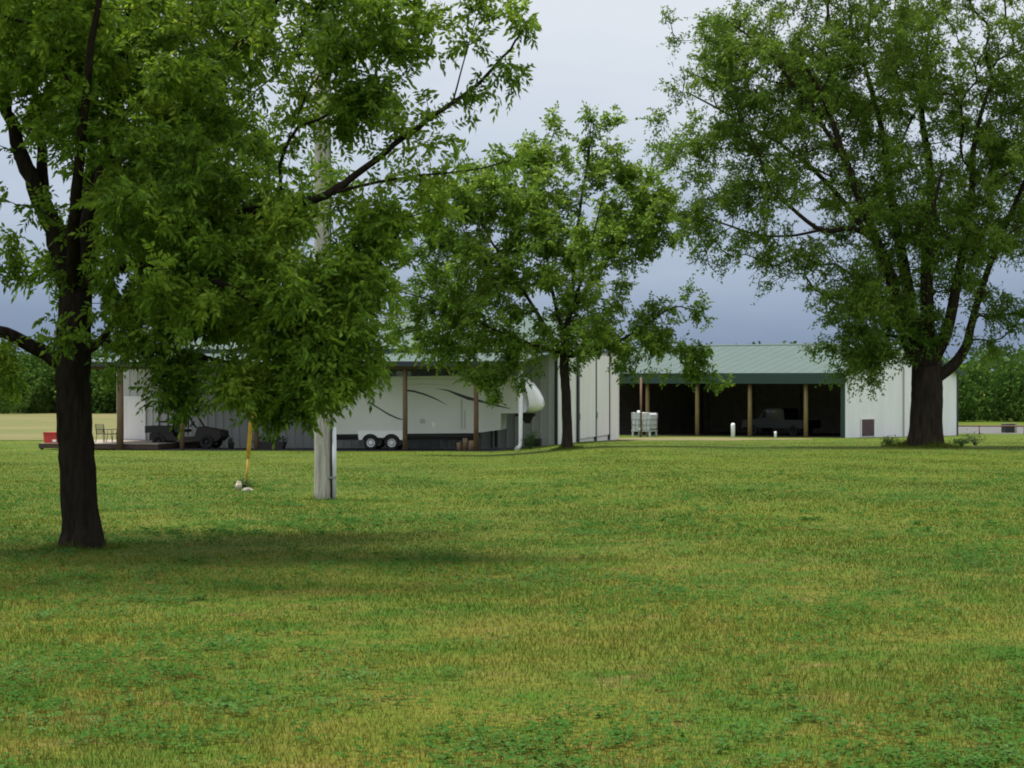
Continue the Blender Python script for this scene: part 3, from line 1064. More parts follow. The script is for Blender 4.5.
pot = thing('plant_pot', 'small dark plant pot on the gravel below the shop window', 'plant pot', place(231, -3.5))
mb = MB(); mb.tube([(0, 0, 0), (0, 0, 0.30), (0, 0, 0.34)], [0.13, 0.18, 0.20], 14)
mb.build('pot', M['pot'], pot)
leafy('foliage', pot, [(0, 0, 0.45)], M['weed'], 0.12, 60, (0.10, 0.10, 0.08), 5)
pl = thing('planter_trough', 'long low dark planter trough with dull foliage along the shop wall', 'planter', place(270, -2.5), SHOP[2])
mb = MB(); mb.prism([(-0.75, 0), (0.75, 0), (0.85, 0.38), (-0.85, 0.38)], -0.25, 0.25)
mb.build('trough', M['pot'], pl)
leafy('foliage', pl, [(xx, 0, 0.50) for xx in np.linspace(-0.7, 0.7, 6)], M['weed'], 0.14, 45, (0.15, 0.12, 0.09), 6)
st = MB(); x, y, z = place(272, -7.3)
st.tube([(x, y, z - 0.1), (x + 0.18, y - 0.02, z + 0.6), (x + 0.33, y, z + 1.3)], [0.03, 0.028, 0.02], 8)
tag(st.build('garden_stake', M['stone_pale']), 'thin pale leaning garden stake at the lawn edge by the gravel', 'stake')

logl = ['short split log standing left of the other upright logs under the camper', 'tallest split log standing upright under the camper, between two shorter ones', 'upright split log nearest the right-hand lean-to post under the camper']
for i, (px, hh) in enumerate(((459, 0.40), (465, 0.62), (471, 0.50))):
    x, y, z = place(px, -5.9 + 0.1 * (i % 2))
    lb = MB(); lb.tube([(x, y, z - 0.02), (x + 0.01, y, z + hh * 0.5), (x + 0.02 * (i - 1), y, z + hh)], [0.14, 0.125, 0.12], 9)
    tag(lb.build('log', M['log']), logl[i], 'log', 'upright logs under the camper')
cr = thing('tool_chest', 'low black chest against the shop wall under the camper hitch', 'chest', place(533, -1.0), SHOP[2])
mb = MB(); mb.box(-0.42, 0.42, -0.25, 0.25, 0, 0.33, None, 0.02); mb.build('chest', M['black'], cr)
mb = MB(); mb.box(-0.44, 0.44, -0.27, 0.27, 0.333, 0.40, None, 0.02); mb.build('lid', M['trim_dark'], cr)


def bush(label, loc, r, h, seed, n=220, size=0.13):
    t = thing('shrub', label, 'shrub', loc)
    rg = np.random.default_rng(seed)
    mb = MB()
    tips = []
    for i in range(9):
        a = rg.uniform(0, 6.28); q = rg.uniform(0.3, 1)
        tip = (math.cos(a) * r * q, math.sin(a) * r * q, h * rg.uniform(0.5, 1.0))
        tips.append(tip)
        mb.tube([(0, 0, -0.05), (tip[0] * 0.4, tip[1] * 0.4, tip[2] * 0.55), tip], [0.02, 0.014, 0.006], 5)
    mb.build('stem', M['bark_mid'], t)
    tips += [tuple(np.array(q) * rg.uniform(0.4, 0.9)) for q in tips]
    leafy('foliage', t, tips, M['weed'], size * 0.75, 2 * n // len(tips) + 1, (r * 0.3, r * 0.3, h * 0.14), seed + 1)
    return t


bush('small round shrub beside the white pipe at the lean-to corner', place(530, -6.8), 0.45, 0.75, 11)

# ------------------------------------------------------------------ things in front of and inside the shed
def at(px, y):
    x = (px - 512) / F * y
    return (x, y, gz(x, y))


tote = thing('water_tank', 'pale boxy plastic tank in a cage on a stand outside the open shed', 'tank', at(644.5, 151.5), R(-30))
tote.scale = (0.86, 0.86, 0.92)
mb = MB(); mb.box(-0.80, 0.80, -0.62, 0.62, 0.52, 1.78, None, 0.12); mb.build('tank', M['tank'], tote)
mb = MB()
for i in range(6):
    x = -0.82 + i * 1.64 / 5
    for y in (-0.65, 0.65):
        mb.tube([(x, y, 0.45), (x, y, 1.8)], 0.018, 6)
for z in (0.5, 0.9, 1.3, 1.78):
    mb.tube([(-0.84, -0.66, z), (0.84, -0.66, z), (0.84, 0.66, z), (-0.84, 0.66, z), (-0.84, -0.66, z)], 0.018, 6)
mb.build('cage', M['steel'], tote)
mb = MB()
mb.box(-0.85, 0.85, -0.66, 0.66, 0.40, 0.47)
for x in (-0.75, 0, 0.75):
    for y in (-0.55, 0.55):
        mb.box(x - 0.07, x + 0.07, y - 0.07, y + 0.07, -0.1, 0.399)
mb.build('stand', M['pvc_grey'], tote)
mb = MB(); mb.tube([(-0.5, 0, 1.78), (-0.5, 0, 1.95)], 0.14, 12); mb.build('cap', M['pvc'], tote)
mb = MB(); mb.tube([(0, -0.6, 0.60), (0, -0.78, 0.60), (0, -0.80, 0.45)], 0.05, 8); mb.build('valve', M['pvc'], tote)
x, y, z = at(641, 148.5)
mb = MB(); mb.tube([(x, y, z - 0.3), (x, y, z + 4.05)], 0.07, 10)
tag(mb.build('steel_post', M['porch_wood']), 'tall thin brown post in front of the pale tank', 'post')
x, y, z = at(733, 146.5)
mb = MB(); mb.tube([(x, y, z - 0.3), (x, y, z + 0.86), (x, y, z + 0.93), (x, y, z + 0.96)], [0.135, 0.135, 0.11, 0.05], 14)
tag(mb.build('pipe_bollard', M['pvc']), 'white round-topped pipe bollard before the open shed, the taller one', 'bollard', 'white pipes before the shed')
x, y, z = at(775.5, 147)
mb = MB(); mb.tube([(x, y, z - 0.3), (x, y, z + 0.36), (x, y, z + 0.40)], [0.09, 0.09, 0.07], 12)
tag(mb.build('pipe_bollard', M['pvc']), 'short white pipe stub in the grass before the shed, knee high', 'bollard', 'white pipes before the shed')

# pickup in the shed, nose to the left
tx, ty = world(SHED, along(SHED, 742, 4.2), 4.2)
truck = thing('pickup_truck', 'dark pickup truck parked in the gloom of the open shed', 'truck', (tx, ty, gz(tx, ty) + 0.03), SHED[2])
TLN = along(SHED, 806, 4.2) - along(SHED, 742, 4.2)
k = TLN / 5.6
prof = [(0.0, 0.55), (5.6 * k, 0.55), (5.6 * k, 1.12), (3.75 * k, 1.14), (3.65 * k, 1.85), (3.4 * k, 1.92), (2.2 * k, 1.92), (1.95 * k, 1.85), (1.45 * k, 1.20), (0.1 * k, 1.08), (0.0, 0.9)]
mb = MB(); mb.prism(prof, 0, 1.9); mb.build('body', M['truck'], truck)
mb = MB(); mb.prism([(1.62 * k, 1.24), (2.45 * k, 1.24), (2.45 * k, 1.80), (2.06 * k, 1.80)], -0.012, -0.002); mb.prism([(2.55 * k, 1.24), (3.5 * k, 1.24), (3.5 * k, 1.80), (2.55 * k, 1.80)], -0.012, -0.002)
mb.build('side_window', M['glass'], truck)
mb = MB(); mb.box(-0.1, 0.0, 0.05, 1.85, 0.45, 0.72, None, 0.03); mb.build('bumper', M['black'], truck)
for yy in (0.1, 1.5):
    mb = MB(); mb.box(-0.03, 0.0, yy, yy + 0.3, 0.82, 0.98); mb.build('headlight', M['glass'], truck)
for xx in (0.95 * k, 4.5 * k):
    for yy in (0.08, 1.82):
        wheel(truck, (xx, yy, 0.38), 0.38, 0.25, M['rubber'], M['black'])

# things right of the shed
bx_ = thing('feed_bin', 'small dark box on the gravel drive at the right edge', 'bin', at(1008, 168), R(20))
mb = MB(); mb.box(-0.4, 0.4, -0.3, 0.3, 0, 0.62, None, 0.04); mb.build('box', M['black'], bx_)
mb = MB(); mb.box(-0.43, 0.43, -0.33, 0.33, 0.622, 0.70, None, 0.03); mb.build('lid', M['trim_dark'], bx_)
x, y, z = at(1015.5, 168)
mb = MB(); mb.box(x - 0.1, x + 0.1, y - 0.1, y + 0.1, z - 0.3, z + 0.75, None, 0.02)
tag(mb.build('marker_post', M['stone_pale']), 'short pale wooden post beside the dark box on the gravel drive', 'post')
rail = thing('pipe_rail', 'low rusty pipe rail beyond the right corner of the white shed', 'rail', at(955, 160))
mb = MB(); mb.tube([(-1.5, 1.0, 0.62), (12.0, -0.5, 0.62)], 0.05, 8); mb.build('top_bar', M['rust'], rail)
for i in range(5):
    x = -1.3 + i * 3.2; y = 1.0 - (x + 1.5) / 13.5 * 1.5
    mb = MB(); mb.tube([(x, y, -0.4), (x, y, 0.57)], 0.045, 8); mb.build('upright', M['rust'], rail)
bush('weedy shrub at the left foot of the largest tree', at(888, 96.0), 0.45, 0.38, 21, 160, 0.12)
bush('low weed clump right of the largest tree, nearest its trunk', at(962, 97.0), 0.4, 0.32, 23, 150, 0.12)
bush('straggly tall weed with bare stalks beyond the largest tree', at(975, 100.0), 0.5, 0.55, 25, 120, 0.12)

# ------------------------------------------------------------------ utility pole, guy guard, stones
px_, py_ = (323.5 - 512) / F * 43.0, 43.0
pole = thing('utility_pole', 'weathered wooden utility pole rising behind the near foliage', 'utility pole', (px_, py_, gz(px_, py_)))
mb = MB(); mb.tube([(0, 0, -0.3), (0, 0, 0.15), (-0.01, 0, 3), (-0.03, 0, 7), (-0.06, 0, 11.3)], [0.20, 0.182, 0.165, 0.150, 0.125], 18)
mb.build('pole', M['pole_wood'], pole)
mb = MB(); mb.tube([(0.215, -0.10, -0.2), (0.212, -0.10, 1.42)], 0.045, 10); mb.build('conduit', M['pvc_grey'], pole)
mb = MB(); mb.tube([(0.17, -0.13, -0.05), (0.165, -0.135, 1.0), (0.165, -0.13, 1.75), (0.15, -0.1, 5.0), (0.13, -0.08, 9.5)], 0.016, 6); mb.build('cable', M['black'], pole)
mb = MB(); mb.box(0.10, 0.262, -0.155, -0.085, 0.42, 0.46); mb.build('strap', M['steel'], pole)
mb = MB(); mb.box(-1.3, 1.2, -0.19, -0.11, 10.5, 10.62); mb.build('crossarm', M['pole_wood'], pole)
gx, gy = (246 - 512) / F * 50.5, 50.5
guy = thing('guy_wire', 'slanting guy wire of the pole in a yellow plastic guard', 'guy wire', (gx, gy, gz(gx, gy)))
top = Vector((px_ - gx - 0.05, py_ - gy, 10.4 + gz(px_, py_) - gz(gx, gy)))
d = top.normalized()
d2 = Vector((0.085, -0.10, 1.0)).normalized()
mb = MB(); mb.tube([d2 * -0.2, d2 * 2.4, top], 0.011, 6); mb.build('wire', M['steel'], guy)
mb = MB(); mb.tube([d2 * 0.68, d2 * 0.72, d2 * 2.2, d2 * 2.25], [0.035, 0.048, 0.046, 0.04], 12); mb.build('guard', M['yellow'], guy)
mb = MB(); mb.tube([d2 * -0.1, d2 * 0.70], 0.026, 8); mb.build('anchor_rod', M['yellow'], guy)
x, y, z = at(238.5, 48.5)
mb = MB(); mb.blob((x, y, z + 0.07), 0.075, 0.075, 0.12, 4, 0.16)
tag(mb.build('stone', M['stone_pale']), 'pale upright stone by the foot of the yellow guy guard', 'stone')
x, y, z = at(247.5, 47.8)
mb = MB(); mb.blob((x, y, z + 0.02), 0.12, 0.09, 0.055, 9, 0.16)
tag(mb.build('stone', M['stone']), 'flat grey stone lying in the grass right of the pale one', 'stone')
bush('tuft of dark weeds growing between the two stones', at(243.5, 49.4), 0.20, 0.20, 31, 70, 0.08)

# ------------------------------------------------------------------ trees
class Skeleton:
    def __init__(s):
        s.p, s.par, s.path, s.rmin = [], [], [], []

    def node(s, p, par, r=0.0):
        s.p.append(np.asarray(p, float)); s.par.append(par); s.rmin.append(r)
        s.path.append(0.0 if par < 0 else s.path[par] + float(np.linalg.norm(s.p[-1] - s.p[par])))
        return len(s.p) - 1

    def limb(s, pts, r0, r1, par=None, sub=3, seed=0):
        """a hand-placed limb; joins the nearest existing node"""
        rg = np.random.default_rng(seed + 100)
        pts = [np.asarray(p, float) for p in pts]
        if par is None:
            P = np.array(s.p)
            par = int(np.argmin(np.linalg.norm(P - pts[0], axis=1)))
            pts[0] = s.p[par]
        else:
            par = s.node(pts[0], par, r0)
        n = (len(pts) - 1) * sub
        for i in range(1, n + 1):
            t = i / sub
            j = min(int(t), len(pts) - 2); u = t - j
            p0 = pts[max(j - 1, 0)]; p1 = pts[j]; p2 = pts[j + 1]; p3 = pts[min(j + 2, len(pts) - 1)]
            q = 0.5 * ((2 * p1) + (p2 - p0) * u + (2 * p0 - 5 * p1 + 4 * p2 - p3) * u * u + (3 * p1 - p0 - 3 * p2 + p3) * u ** 3)
            q = q + rg.normal(0, 1, 3) * (r0 * 0.10 if r0 < 0.2 else 0.006)
            par = s.node(q, par, r0 + (r1 - r0) * (i / n) ** 0.8)
        return par

    def grow(s, pts, bal, step, seed, min_h):
        """joins every tuft point to the tree by the cheapest twig (distance plus a share of the path to the root)"""
        rg = np.random.default_rng(seed)
        pts = np.asarray(pts, float)
        n = len(pts)
        P = np.array(s.p); PL = np.array(s.path)
        ok = np.where(P[:, 2] > min_h)[0]
        P = P[ok]; PL = PL[ok]
        D = np.linalg.norm(pts[:, None] - P[None], axis=2) + bal * PL[None]
        best = D.min(1); arg = ok[D.argmin(1)]
        left = np.ones(n, bool)
        tips = np.zeros(n, int)
        for _ in range(n):
            i = int(np.where(left, best, 1e9).argmin())
            left[i] = False
            a = int(arg[i]); A = s.p[a]; B = pts[i]
            d = B - A; dist = float(np.linalg.norm(d))
            m = max(1, int(dist / step))
            pd = A - s.p[s.par[a]] if s.par[a] >= 0 else np.array([0, 0, 1.0])
            pd = pd / (np.linalg.norm(pd) + 1e-9)
            C = A + pd * dist * 0.30 + d * 0.22 + rg.normal(0, 0.05, 3) * dist
            new = []
            cur = a
            for k in range(1, m + 1):
                t = k / m
                q = (1 - t) ** 2 * A + 2 * t * (1 - t) * C + t * t * B
                if k < m:
                    q = q + rg.normal(0, 0.035, 3) * min(dist, 1.0)
                cur = s.node(q, cur)
                new.append(cur)
            tips[i] = cur
            NP = np.array([s.p[k] for k in new]); NL = np.array([s.path[k] for k in new])
            idx = np.where(left)[0]
            if len(idx):
                Dn = np.linalg.norm(pts[idx][:, None] - NP[None], axis=2) + bal * NL[None]
                mn = Dn.min(1)
                up = mn < best[idx]
                best[idx[up]] = mn[up]
                arg[idx[up]] = np.array(new)[Dn.argmin(1)[up]]
        return tips

    def radii(s, tip, expo=2.3, cap=None):
        n = len(s.p)
        acc = np.zeros(n)
        has = np.zeros(n, bool)
        for i in range(n - 1, 0, -1):
            if not has[i]:
                acc[i] = tip ** expo
            has[s.par[i]] = True
            acc[s.par[i]] += acc[i]
        r = acc ** (1 / expo)
        if cap:
            r = np.minimum(r, cap)
        r = np.maximum(r, s.rmin)
        for i in range(1, n):
            r[i] = min(r[i], r[s.par[i]])
        return r

    def mesh(s, r, sides=(16, 9, 5, 4)):
        n = len(s.p)
        ch = [[] for _ in range(n)]
        for i in range(1, n):
            ch[s.par[i]].append(i)
        mb = MB()
        todo = [(0, None)]
        while todo:
            st_, frm = todo.pop()
            chain = [st_] if frm is None else [frm, st_]
            cur = st_
            while ch[cur]:
                c = sorted(ch[cur], key=lambda k: -r[k])
                for o_ in c[1:]:
                    todo.append((o_, cur))
                cur = c[0]
                chain.append(cur)
            rr = [r[k] for k in chain]
            if frm is not None:
                rr[0] = min(rr[0], rr[1] * 1.25)
            q = max(rr)
            sd = sides[0] if q > 0.2 else sides[1] if q > 0.07 else sides[2] if q > 0.025 else sides[3]
            if len(chain) > 1:
                mb.tube([s.p[k] for k in chain], rr, sd, False)
        return mb


def blobs(specs, S, px0, py0, seed, thin=0.0):
    """tuft centres filling ellipsoids given as (column, row, depth, rx, ry, rdepth, count); 1/S metres to a column at the tree"""
    rg = np.random.default_rng(seed)
    out = []
    for (px, py, dy, rx, ry, rd, n) in specs:
        u = unit(rg.normal(0, 1, (n, 3))) * (rg.uniform(0, 1, (n, 1)) ** 0.42)
        out.append(np.stack([(px - px0 + u[:, 0] * rx) / S, dy + u[:, 1] * rd, (py0 - py + u[:, 2] * ry) / S], 1))
    return np.concatenate(out)


def compound(base, dirs, length, npair, ll, wr, droop, rg):
    """pinnate leaves: each a drooping rachis carrying pairs of leaflets"""
    n = len(base)
    dirs = unit(dirs)
    down = np.array([0, 0, -1.0])
    side = unit(np.cross(dirs, rg.normal(0, 1, (n, 3))))
    P, D, Ls = [], [], []
    pos = base.copy()
    cur = dirs.copy()
    stp = (length / (npair + 1))[:, None]
    for k in range(npair + 1):
        cur = unit(cur + down * droop)
        pos = pos + cur * stp
        if k == npair:
            P.append(pos); D.append(cur + rg.normal(0, 0.15, (n, 3))); Ls.append(ll * rg.uniform(0.8, 1.2, n))
        else:
            for sg in (-1, 1):
                P.append(pos); D.append(cur * 0.65 + side * sg + rg.normal(0, 0.2, (n, 3)) + down * 0.25); Ls.append(ll * rg.uniform(0.75, 1.15, n))
    return leaf_quads(np.concatenate(P), np.concatenate(D), np.concatenate(Ls), wr, rg)


def tufts_compound(sk, tips, per, spread, length, npair, ll, wr, droop, seed, wind=(0, 0, 0)):
    rg = np.random.default_rng(seed)
    P = np.array(sk.p)
    par = np.array(sk.par)
    t = np.repeat(np.asarray(tips), per)
    q = par[t]
    f = rg.uniform(-0.25, 1.0, (len(t), 1))
    base = P[t] * f + P[q] * (1 - f) + rg.normal(0, 1, (len(t), 3)) * spread * 0.5
    tw = unit(P[t] - P[q] + 1e-6)
    d = tw * 0.5 + unit(rg.normal(0, 1, (len(t), 3))) * 0.9 + np.array([0, 0, 0.25]) + np.array(wind)
    return compound(base, d, length * rg.uniform(0.6, 1.25, len(t)), npair, ll, wr, droop, rg)


def tufts_simple(sk, tips, twigs, per, tl, ll, wr, seed):
    """short twiglets from each tuft, each with alternate leaves"""
    rg = np.random.default_rng(seed)
    P = np.array(sk.p); par = np.array(sk.par)
    t = np.repeat(np.asarray(tips), twigs)
    n = len(t)
    tw = unit(P[t] - P[par[t]] + 1e-6)
    d = unit(tw * 0.6 + unit(rg.normal(0, 1, (n, 3))) + np.array([0, 0, 0.3]))
    L_ = tl * rg.uniform(0.5, 1.2, n)
    base = P[t] + rg.normal(0, 0.12, (n, 3))
    PP, DD = [], []
    for k in range(per):
        u = (k + 0.6) / per
        q = base + d * (L_ * u)[:, None] + np.array([0, 0, -1.0]) * (0.25 * L_ * u * u)[:, None]
        PP.append(q + rg.normal(0, 0.02, (n, 3)))
        DD.append(d * 0.5 + unit(rg.normal(0, 1, (n, 3))) * 0.9 + np.array([0, 0, -0.35]))
    p = np.concatenate(PP)
    return leaf_quads(p, np.concatenate(DD), ll * rg.uniform(0.6, 1.25, len(p)), wr, rg)


def tree(label, loc, sk, tips, r, leafs, bark, leafm, flare):
    t = thing('tree', label, 'tree', loc)
    # root flare
    base = sk.p[0]
    for i in range(len(sk.p)):
        h = sk.p[i][2]
        if h < flare[0] and r[i] > flare[2]:
            r[i] *= 1 + flare[1] * (1 - max(h, 0) / flare[0]) ** 2.2
    sk.mesh(r).build('trunk', bark, t)
    v, f = leafs
    link('crown', arrays_mesh('crown', v, f, leafm), t)
    return t


# --- near tree at the left
S1, PX1, PY1 = 82.0, 81.0, 548.0
Y1 = 26.8
def q1(px, py, dy=0.0):
    return ((px - PX1) / S1, dy, (PY1 - py) / S1)
sk = Skeleton()
sk.node(q1(82, 560), -1, 0.235)
last = sk.limb([q1(82, 560), q1(80, 505), q1(76, 445), q1(73, 390), q1(74, 340), q1(76, 292)], 0.235, 0.205, None, 5, 1)
sk.limb([q1(72, 372), q1(45, 352), q1(18, 338, -.2), q1(-25, 316, -.5), q1(-75, 285, -.8), q1(-140, 250, -1)], 0.115, 0.04, None, 4, 2)
sk.limb([q1(75, 300), q1(60, 252, .1), q1(42, 206, .1), q1(25, 168, .1), q1(10, 128, .2), q1(-2, 85, .3), q1(-14, 25, .4), q1(-30, -50, .5)], 0.17, 0.03, None, 4, 3)
sk.limb([q1(40, 202, .1), q1(37, 160, .3), q1(31, 118, .5), q1(22, 78, .7), q1(8, 30, 1)], 0.09, 0.025, None, 4, 23)
sk.limb([q1(76, 295), q1(88, 245), q1(98, 195), q1(108, 150), q1(115, 100), q1(125, 45), q1(132, -25), q1(142, -110), q1(148, -190)], 0.16, 0.03, None, 4, 4)
sk.limb([q1(98, 198), q1(140, 165, -.4), q1(190, 120, -.8), q1(235, 70, -1), q1(290, 10, -1), q1(345, -60, -1)], 0.08, 0.02, None, 4, 5)
sk.limb([q1(88, 245), q1(150, 238, -.5), q1(220, 226, -.9), q1(290, 214, -1.2), q1(335, 203, -1.3), q1(370, 180, -1.3), q1(412, 147, -1.3), q1(455, 116, -1.3), q1(487, 90, -1.3), q1(515, 58, -1.3), q1(527, 38, -1.3)], 0.085, 0.007, None, 4, 6)
sk.limb([q1(335, 205, -1.3), q1(372, 195, -1.4), q1(420, 187, -1.5), q1(470, 183, -1.6), q1(512, 173, -1.6)], 0.026, 0.006, None, 3, 7)
sk.limb([q1(455, 116, -1.3), q1(462, 90, -1.3), q1(470, 60, -1.2), q1(478, 32, -1.2)], 0.016, 0.006, None, 3, 17)
sk.limb([q1(80, 285), q1(135, 272, -1), q1(200, 278, -1.5), q1(258, 298, -1.8), q1(305, 335, -1.9), q1(335, 375, -1.9)], 0.07, 0.015, None, 4, 8)
sk.limb([q1(75, 292), q1(62, 210, 1.4), q1(52, 120, 2.6), q1(40, 20, 3.4), q1(30, -80, 3.8)], 0.12, 0.03, None, 4, 9)
sk.limb([q1(76, 290), q1(90, 235, -1.0), q1(110, 160, -1.8), q1(130, 70, -2.4), q1(150, -30, -2.7)], 0.10, 0.025, None, 4, 10)
sp1 = [(60, 30, 0, 120, 80, 2.4, 95), (200, 60, -.4, 105, 85, 2.2, 140), (185, 190, -1, 85, 85, 1.8, 125),
       (215, 285, -1.2, 95, 75, 1.6, 110), (325, 320, -1.7, 58, 62, .8, 85), (335, 385, -1.7, 42, 26, .6, 22), (295, 395, -1.2, 40, 35, .7, 26),
       (345, 60, -.8, 75, 65, 1.3, 50), (410, 35, -1, 50, 40, .8, 20), (335, 125, -1, 55, 35, .8, 24), (385, 120, -1.2, 40, 30, .6, 10),
       (280, 215, -1.2, 55, 55, .8, 40), (375, 225, -1.4, 40, 30, .6, 14), (430, 205, -1.5, 35, 16, .4, 6),
       (25, 190, .3, 55, 110, 1.6, 24), (5, 375, -.5, 34, 28, .5, 9), (125, 325, -.6, 65, 50, 1.0, 45), (188, 388, -.9, 32, 38, .5, 22), (262, 385, -1, 40, 38, .6, 16),
       (250, 386, -1.9, 16, 12, .2, 4), (140, 150, 1.6, 90, 130, 1.4, 45), (150, 280, 1.2, 100, 60, .9, 40),
       (-130, 90, 0, 120, 140, 2.2, 50), (95, 80, -1.6, 50, 95, .9, 75), (28, 50, -.5, 50, 75, 1.4, 40), (-60, -60, 0, 170, 120, 4.2, 130), (120, -60, 4.6, 300, 90, 1.6, 120), (120, -190, -4.6, 300, 70, 1.6, 110), (200, 150, 2.8, 150, 130, 2.0, 120), (230, 280, 2.4, 120, 70, 1.6, 70), (365, 365, -1.7, 32, 38, .5, 18), (365, 300, -1.6, 38, 55, .6, 48), (385, 250, -1.5, 34, 36, .5, 18), (150, -150, 3.2, 260, 90, 2.4, 130), (150, -150, -3.4, 260, 90, 2.4, 130), (60, -120, 0, 200, 90, 3.0, 130), (280, -110, -.6, 170, 80, 2.6, 110), (-80, 270, -.3, 70, 55, 1.2, 20), (30, 250, 1.2, 60, 60, .8, 8)]
ex1 = [(520, 34), (526, 42), (512, 28), (513, 84), (517, 92), (470, 22), (500, 10), (486, 14), (478, 58), (482, 30), (440, 72), (455, 45), (430, 112), (402, 97), (412, 142),
       (452, 146), (384, 158), (470, 120), (436, 160), (492, 108), (470, 168), (505, 168), (398, 190), (420, 178)]
pts = np.concatenate([blobs(sp1, S1, PX1, PY1, 41), np.array([q1(a, b, -1.3) for a, b in ex1])])
# leave the bright sky gaps that the photograph shows in this crown
def drop(pts, S, px0, py0, gaps, keep, seed):
    rg = np.random.default_rng(seed)
    px = pts[:, 0] * S + px0; py = py0 - pts[:, 2] * S
    k = np.ones(len(pts), bool)
    for (x, y, rx, ry) in gaps:
        inside = ((px - x) / rx) ** 2 + ((py - y) / ry) ** 2 < 1
        k &= ~(inside & (rg.uniform(0, 1, len(pts)) > keep))
    return pts[k]
pts = drop(pts, S1, PX1, PY1, [(272, 100, 24, 48), (24, 112, 12, 18), (15, 220, 16, 22), (70, 205, 12, 18), (85, 300, 34, 110), (250, 428, 28, 34), (300, 434, 46, 14), (160, 412, 22, 28), (322, 140, 15, 44), (360, 225, 14, 10), (398, 290, 10, 16), (300, 300, 10, 10), (345, 272, 9, 9), (98, 176, 11, 16), (46, 158, 16, 20), (12, 300, 22, 24), (8, 60, 10, 14), (125, 130, 9, 12), (150, 60, 9, 10), (215, 130, 9, 9), (240, 40, 9, 10), (300, 40, 9, 10), (195, 250, 8, 8), (20, 165, 26, 40), (75, 250, 34, 50), (365, 410, 22, 18), (56, 58, 9, 12), (160, 20, 14, 12), (168, 78, 12, 14), (305, 170, 18, 26)], 0.12, 5)
pts = np.concatenate([pts, np.array([q1(a, b, -1.7) for a, b in ((250, 386), (243, 394), (258, 380), (255, 396))])])
tips = sk.grow(pts, 0.30, 0.22, 51, 1.6)
r = sk.radii(0.0055, 2.35, 0.16)
lf = tufts_compound(sk, tips, 12, 0.14, 0.23, 5, 0.094, 0.40, 0.13, 61, (-0.15, 0, 0))
tree('nearest shade tree, dark forked trunk at the left with a wide drooping crown', ((PX1 - 512) / F * Y1, Y1, gz((PX1 - 512) / F * Y1, Y1)), sk, tips, r, lf, M['bark_dark'], M['leaf_near'], (0.5, 0.36, 0.15))

# --- middle tree in front of the shop gable
S2, PX2, PY2 = F / 97.0, 566.0, 446.0
def q2(px, py, dy=0.0):
    return ((px - PX2) / S2, dy, (PY2 - py) / S2)
sk = Skeleton()
sk.node(q2(567, 450), -1, 0.25)
sk.limb([q2(567, 450), q2(567, 420), q2(566, 390), q2(564, 362), q2(565, 335)], 0.235, 0.19, None, 4, 1)
sk.limb([q2(564, 352), q2(549, 330, -.3), q2(530, 300, -.6), q2(505, 262, -.9), q2(482, 220, -1), q2(466, 175, -1)], 0.12, 0.03, None, 4, 2)
sk.limb([q2(565, 335), q2(571, 300), q2(575, 250, .3), q2(581, 200, .4), q2(589, 150, .4), q2(592, 112, .3)], 0.15, 0.015, None, 4, 3)
sk.limb([q2(565, 354), q2(588, 349, -.6), q2(615, 340, -1), q2(645, 322, -1.2), q2(672, 305, -1.2), q2(698, 310, -1.2)], 0.10, 0.02, None, 4, 4)
sk.limb([q2(570, 312), q2(600, 270, .6), q2(628, 220, 1), q2(648, 175, 1.1), q2(656, 150, 1.1)], 0.10, 0.015, None, 4, 5)
sk.limb([q2(564, 335), q2(551, 280, .8), q2(545, 220, 1.2), q2(546, 165, 1.2), q2(556, 118, 1)], 0.11, 0.015, None, 4, 6)
sk.limb([q2(563, 352), q2(520, 338, -1), q2(475, 318, -1.6), q2(435, 300, -2), q2(408, 292, -2)], 0.09, 0.02, None, 4, 7)
sk.limb([q2(570, 320), q2(580, 280, -1.5), q2(590, 240, -2.6), q2(600, 200, -3.2)], 0.09, 0.02, None, 4, 8)
sp2 = [(560, 255, 0, 85, 70, 3.6, 170), (520, 195, 0, 62, 52, 3, 95), (470, 190, -.5, 46, 48, 2, 45), (462, 275, -1, 58, 60, 2.6, 90), (445, 215, -1.2, 36, 50, 1.8, 45), (432, 318, -1.6, 46, 52, 1.8, 50),
       (500, 345, -1, 60, 42, 2.2, 65), (600, 335, -1, 52, 44, 2.6, 62), (632, 212, .6, 46, 56, 2.5, 75), (600, 160, .4, 42, 30, 1.6, 24), (545, 150, .8, 36, 24, 1.6, 20),
       (405, 250, -1.6, 30, 40, 1.2, 16), (660, 335, -1.2, 28, 34, .8, 24), (690, 360, -1.2, 26, 24, .8, 14), (575, 390, -1, 30, 12, .8, 5), (500, 385, -1.5, 26, 14, .8, 9), (662, 215, .8, 26, 34, 1.4, 18)]
ex2 = [(555, 110), (551, 118), (562, 127), (590, 107), (588, 117), (590, 135), (605, 111), (605, 122), (618, 106), (620, 116), (641, 134), (650, 150), (656, 170), (668, 180), (612, 148), (574, 140),
       (683, 279), (687, 285), (702, 296), (706, 320), (660, 300), (700, 345), (712, 378), (722, 384), (704, 388), (640, 372), (692, 392), (668, 372), (650, 300), (695, 310)]
pts = np.concatenate([blobs(sp2, S2, PX2, PY2, 42), np.array([q2(a, b, (-1.2 if b > 260 else 0.6)) for a, b in ex2])])
pts = drop(pts, S2, PX2, PY2, [(670, 268, 26, 16), (585, 372, 30, 22), (540, 385, 18, 12), (418, 262, 12, 14), (600, 392, 60, 14), (700, 395, 40, 9), (540, 300, 16, 12), (610, 265, 14, 12), (500, 235, 14, 12), (640, 150, 14, 20), (572, 165, 10, 26), (470, 225, 12, 10), (590, 215, 10, 12)], 0.1, 6)
tips = sk.grow(pts, 0.32, 0.45, 52, 2.2)
r = sk.radii(0.011, 2.4, 0.17)
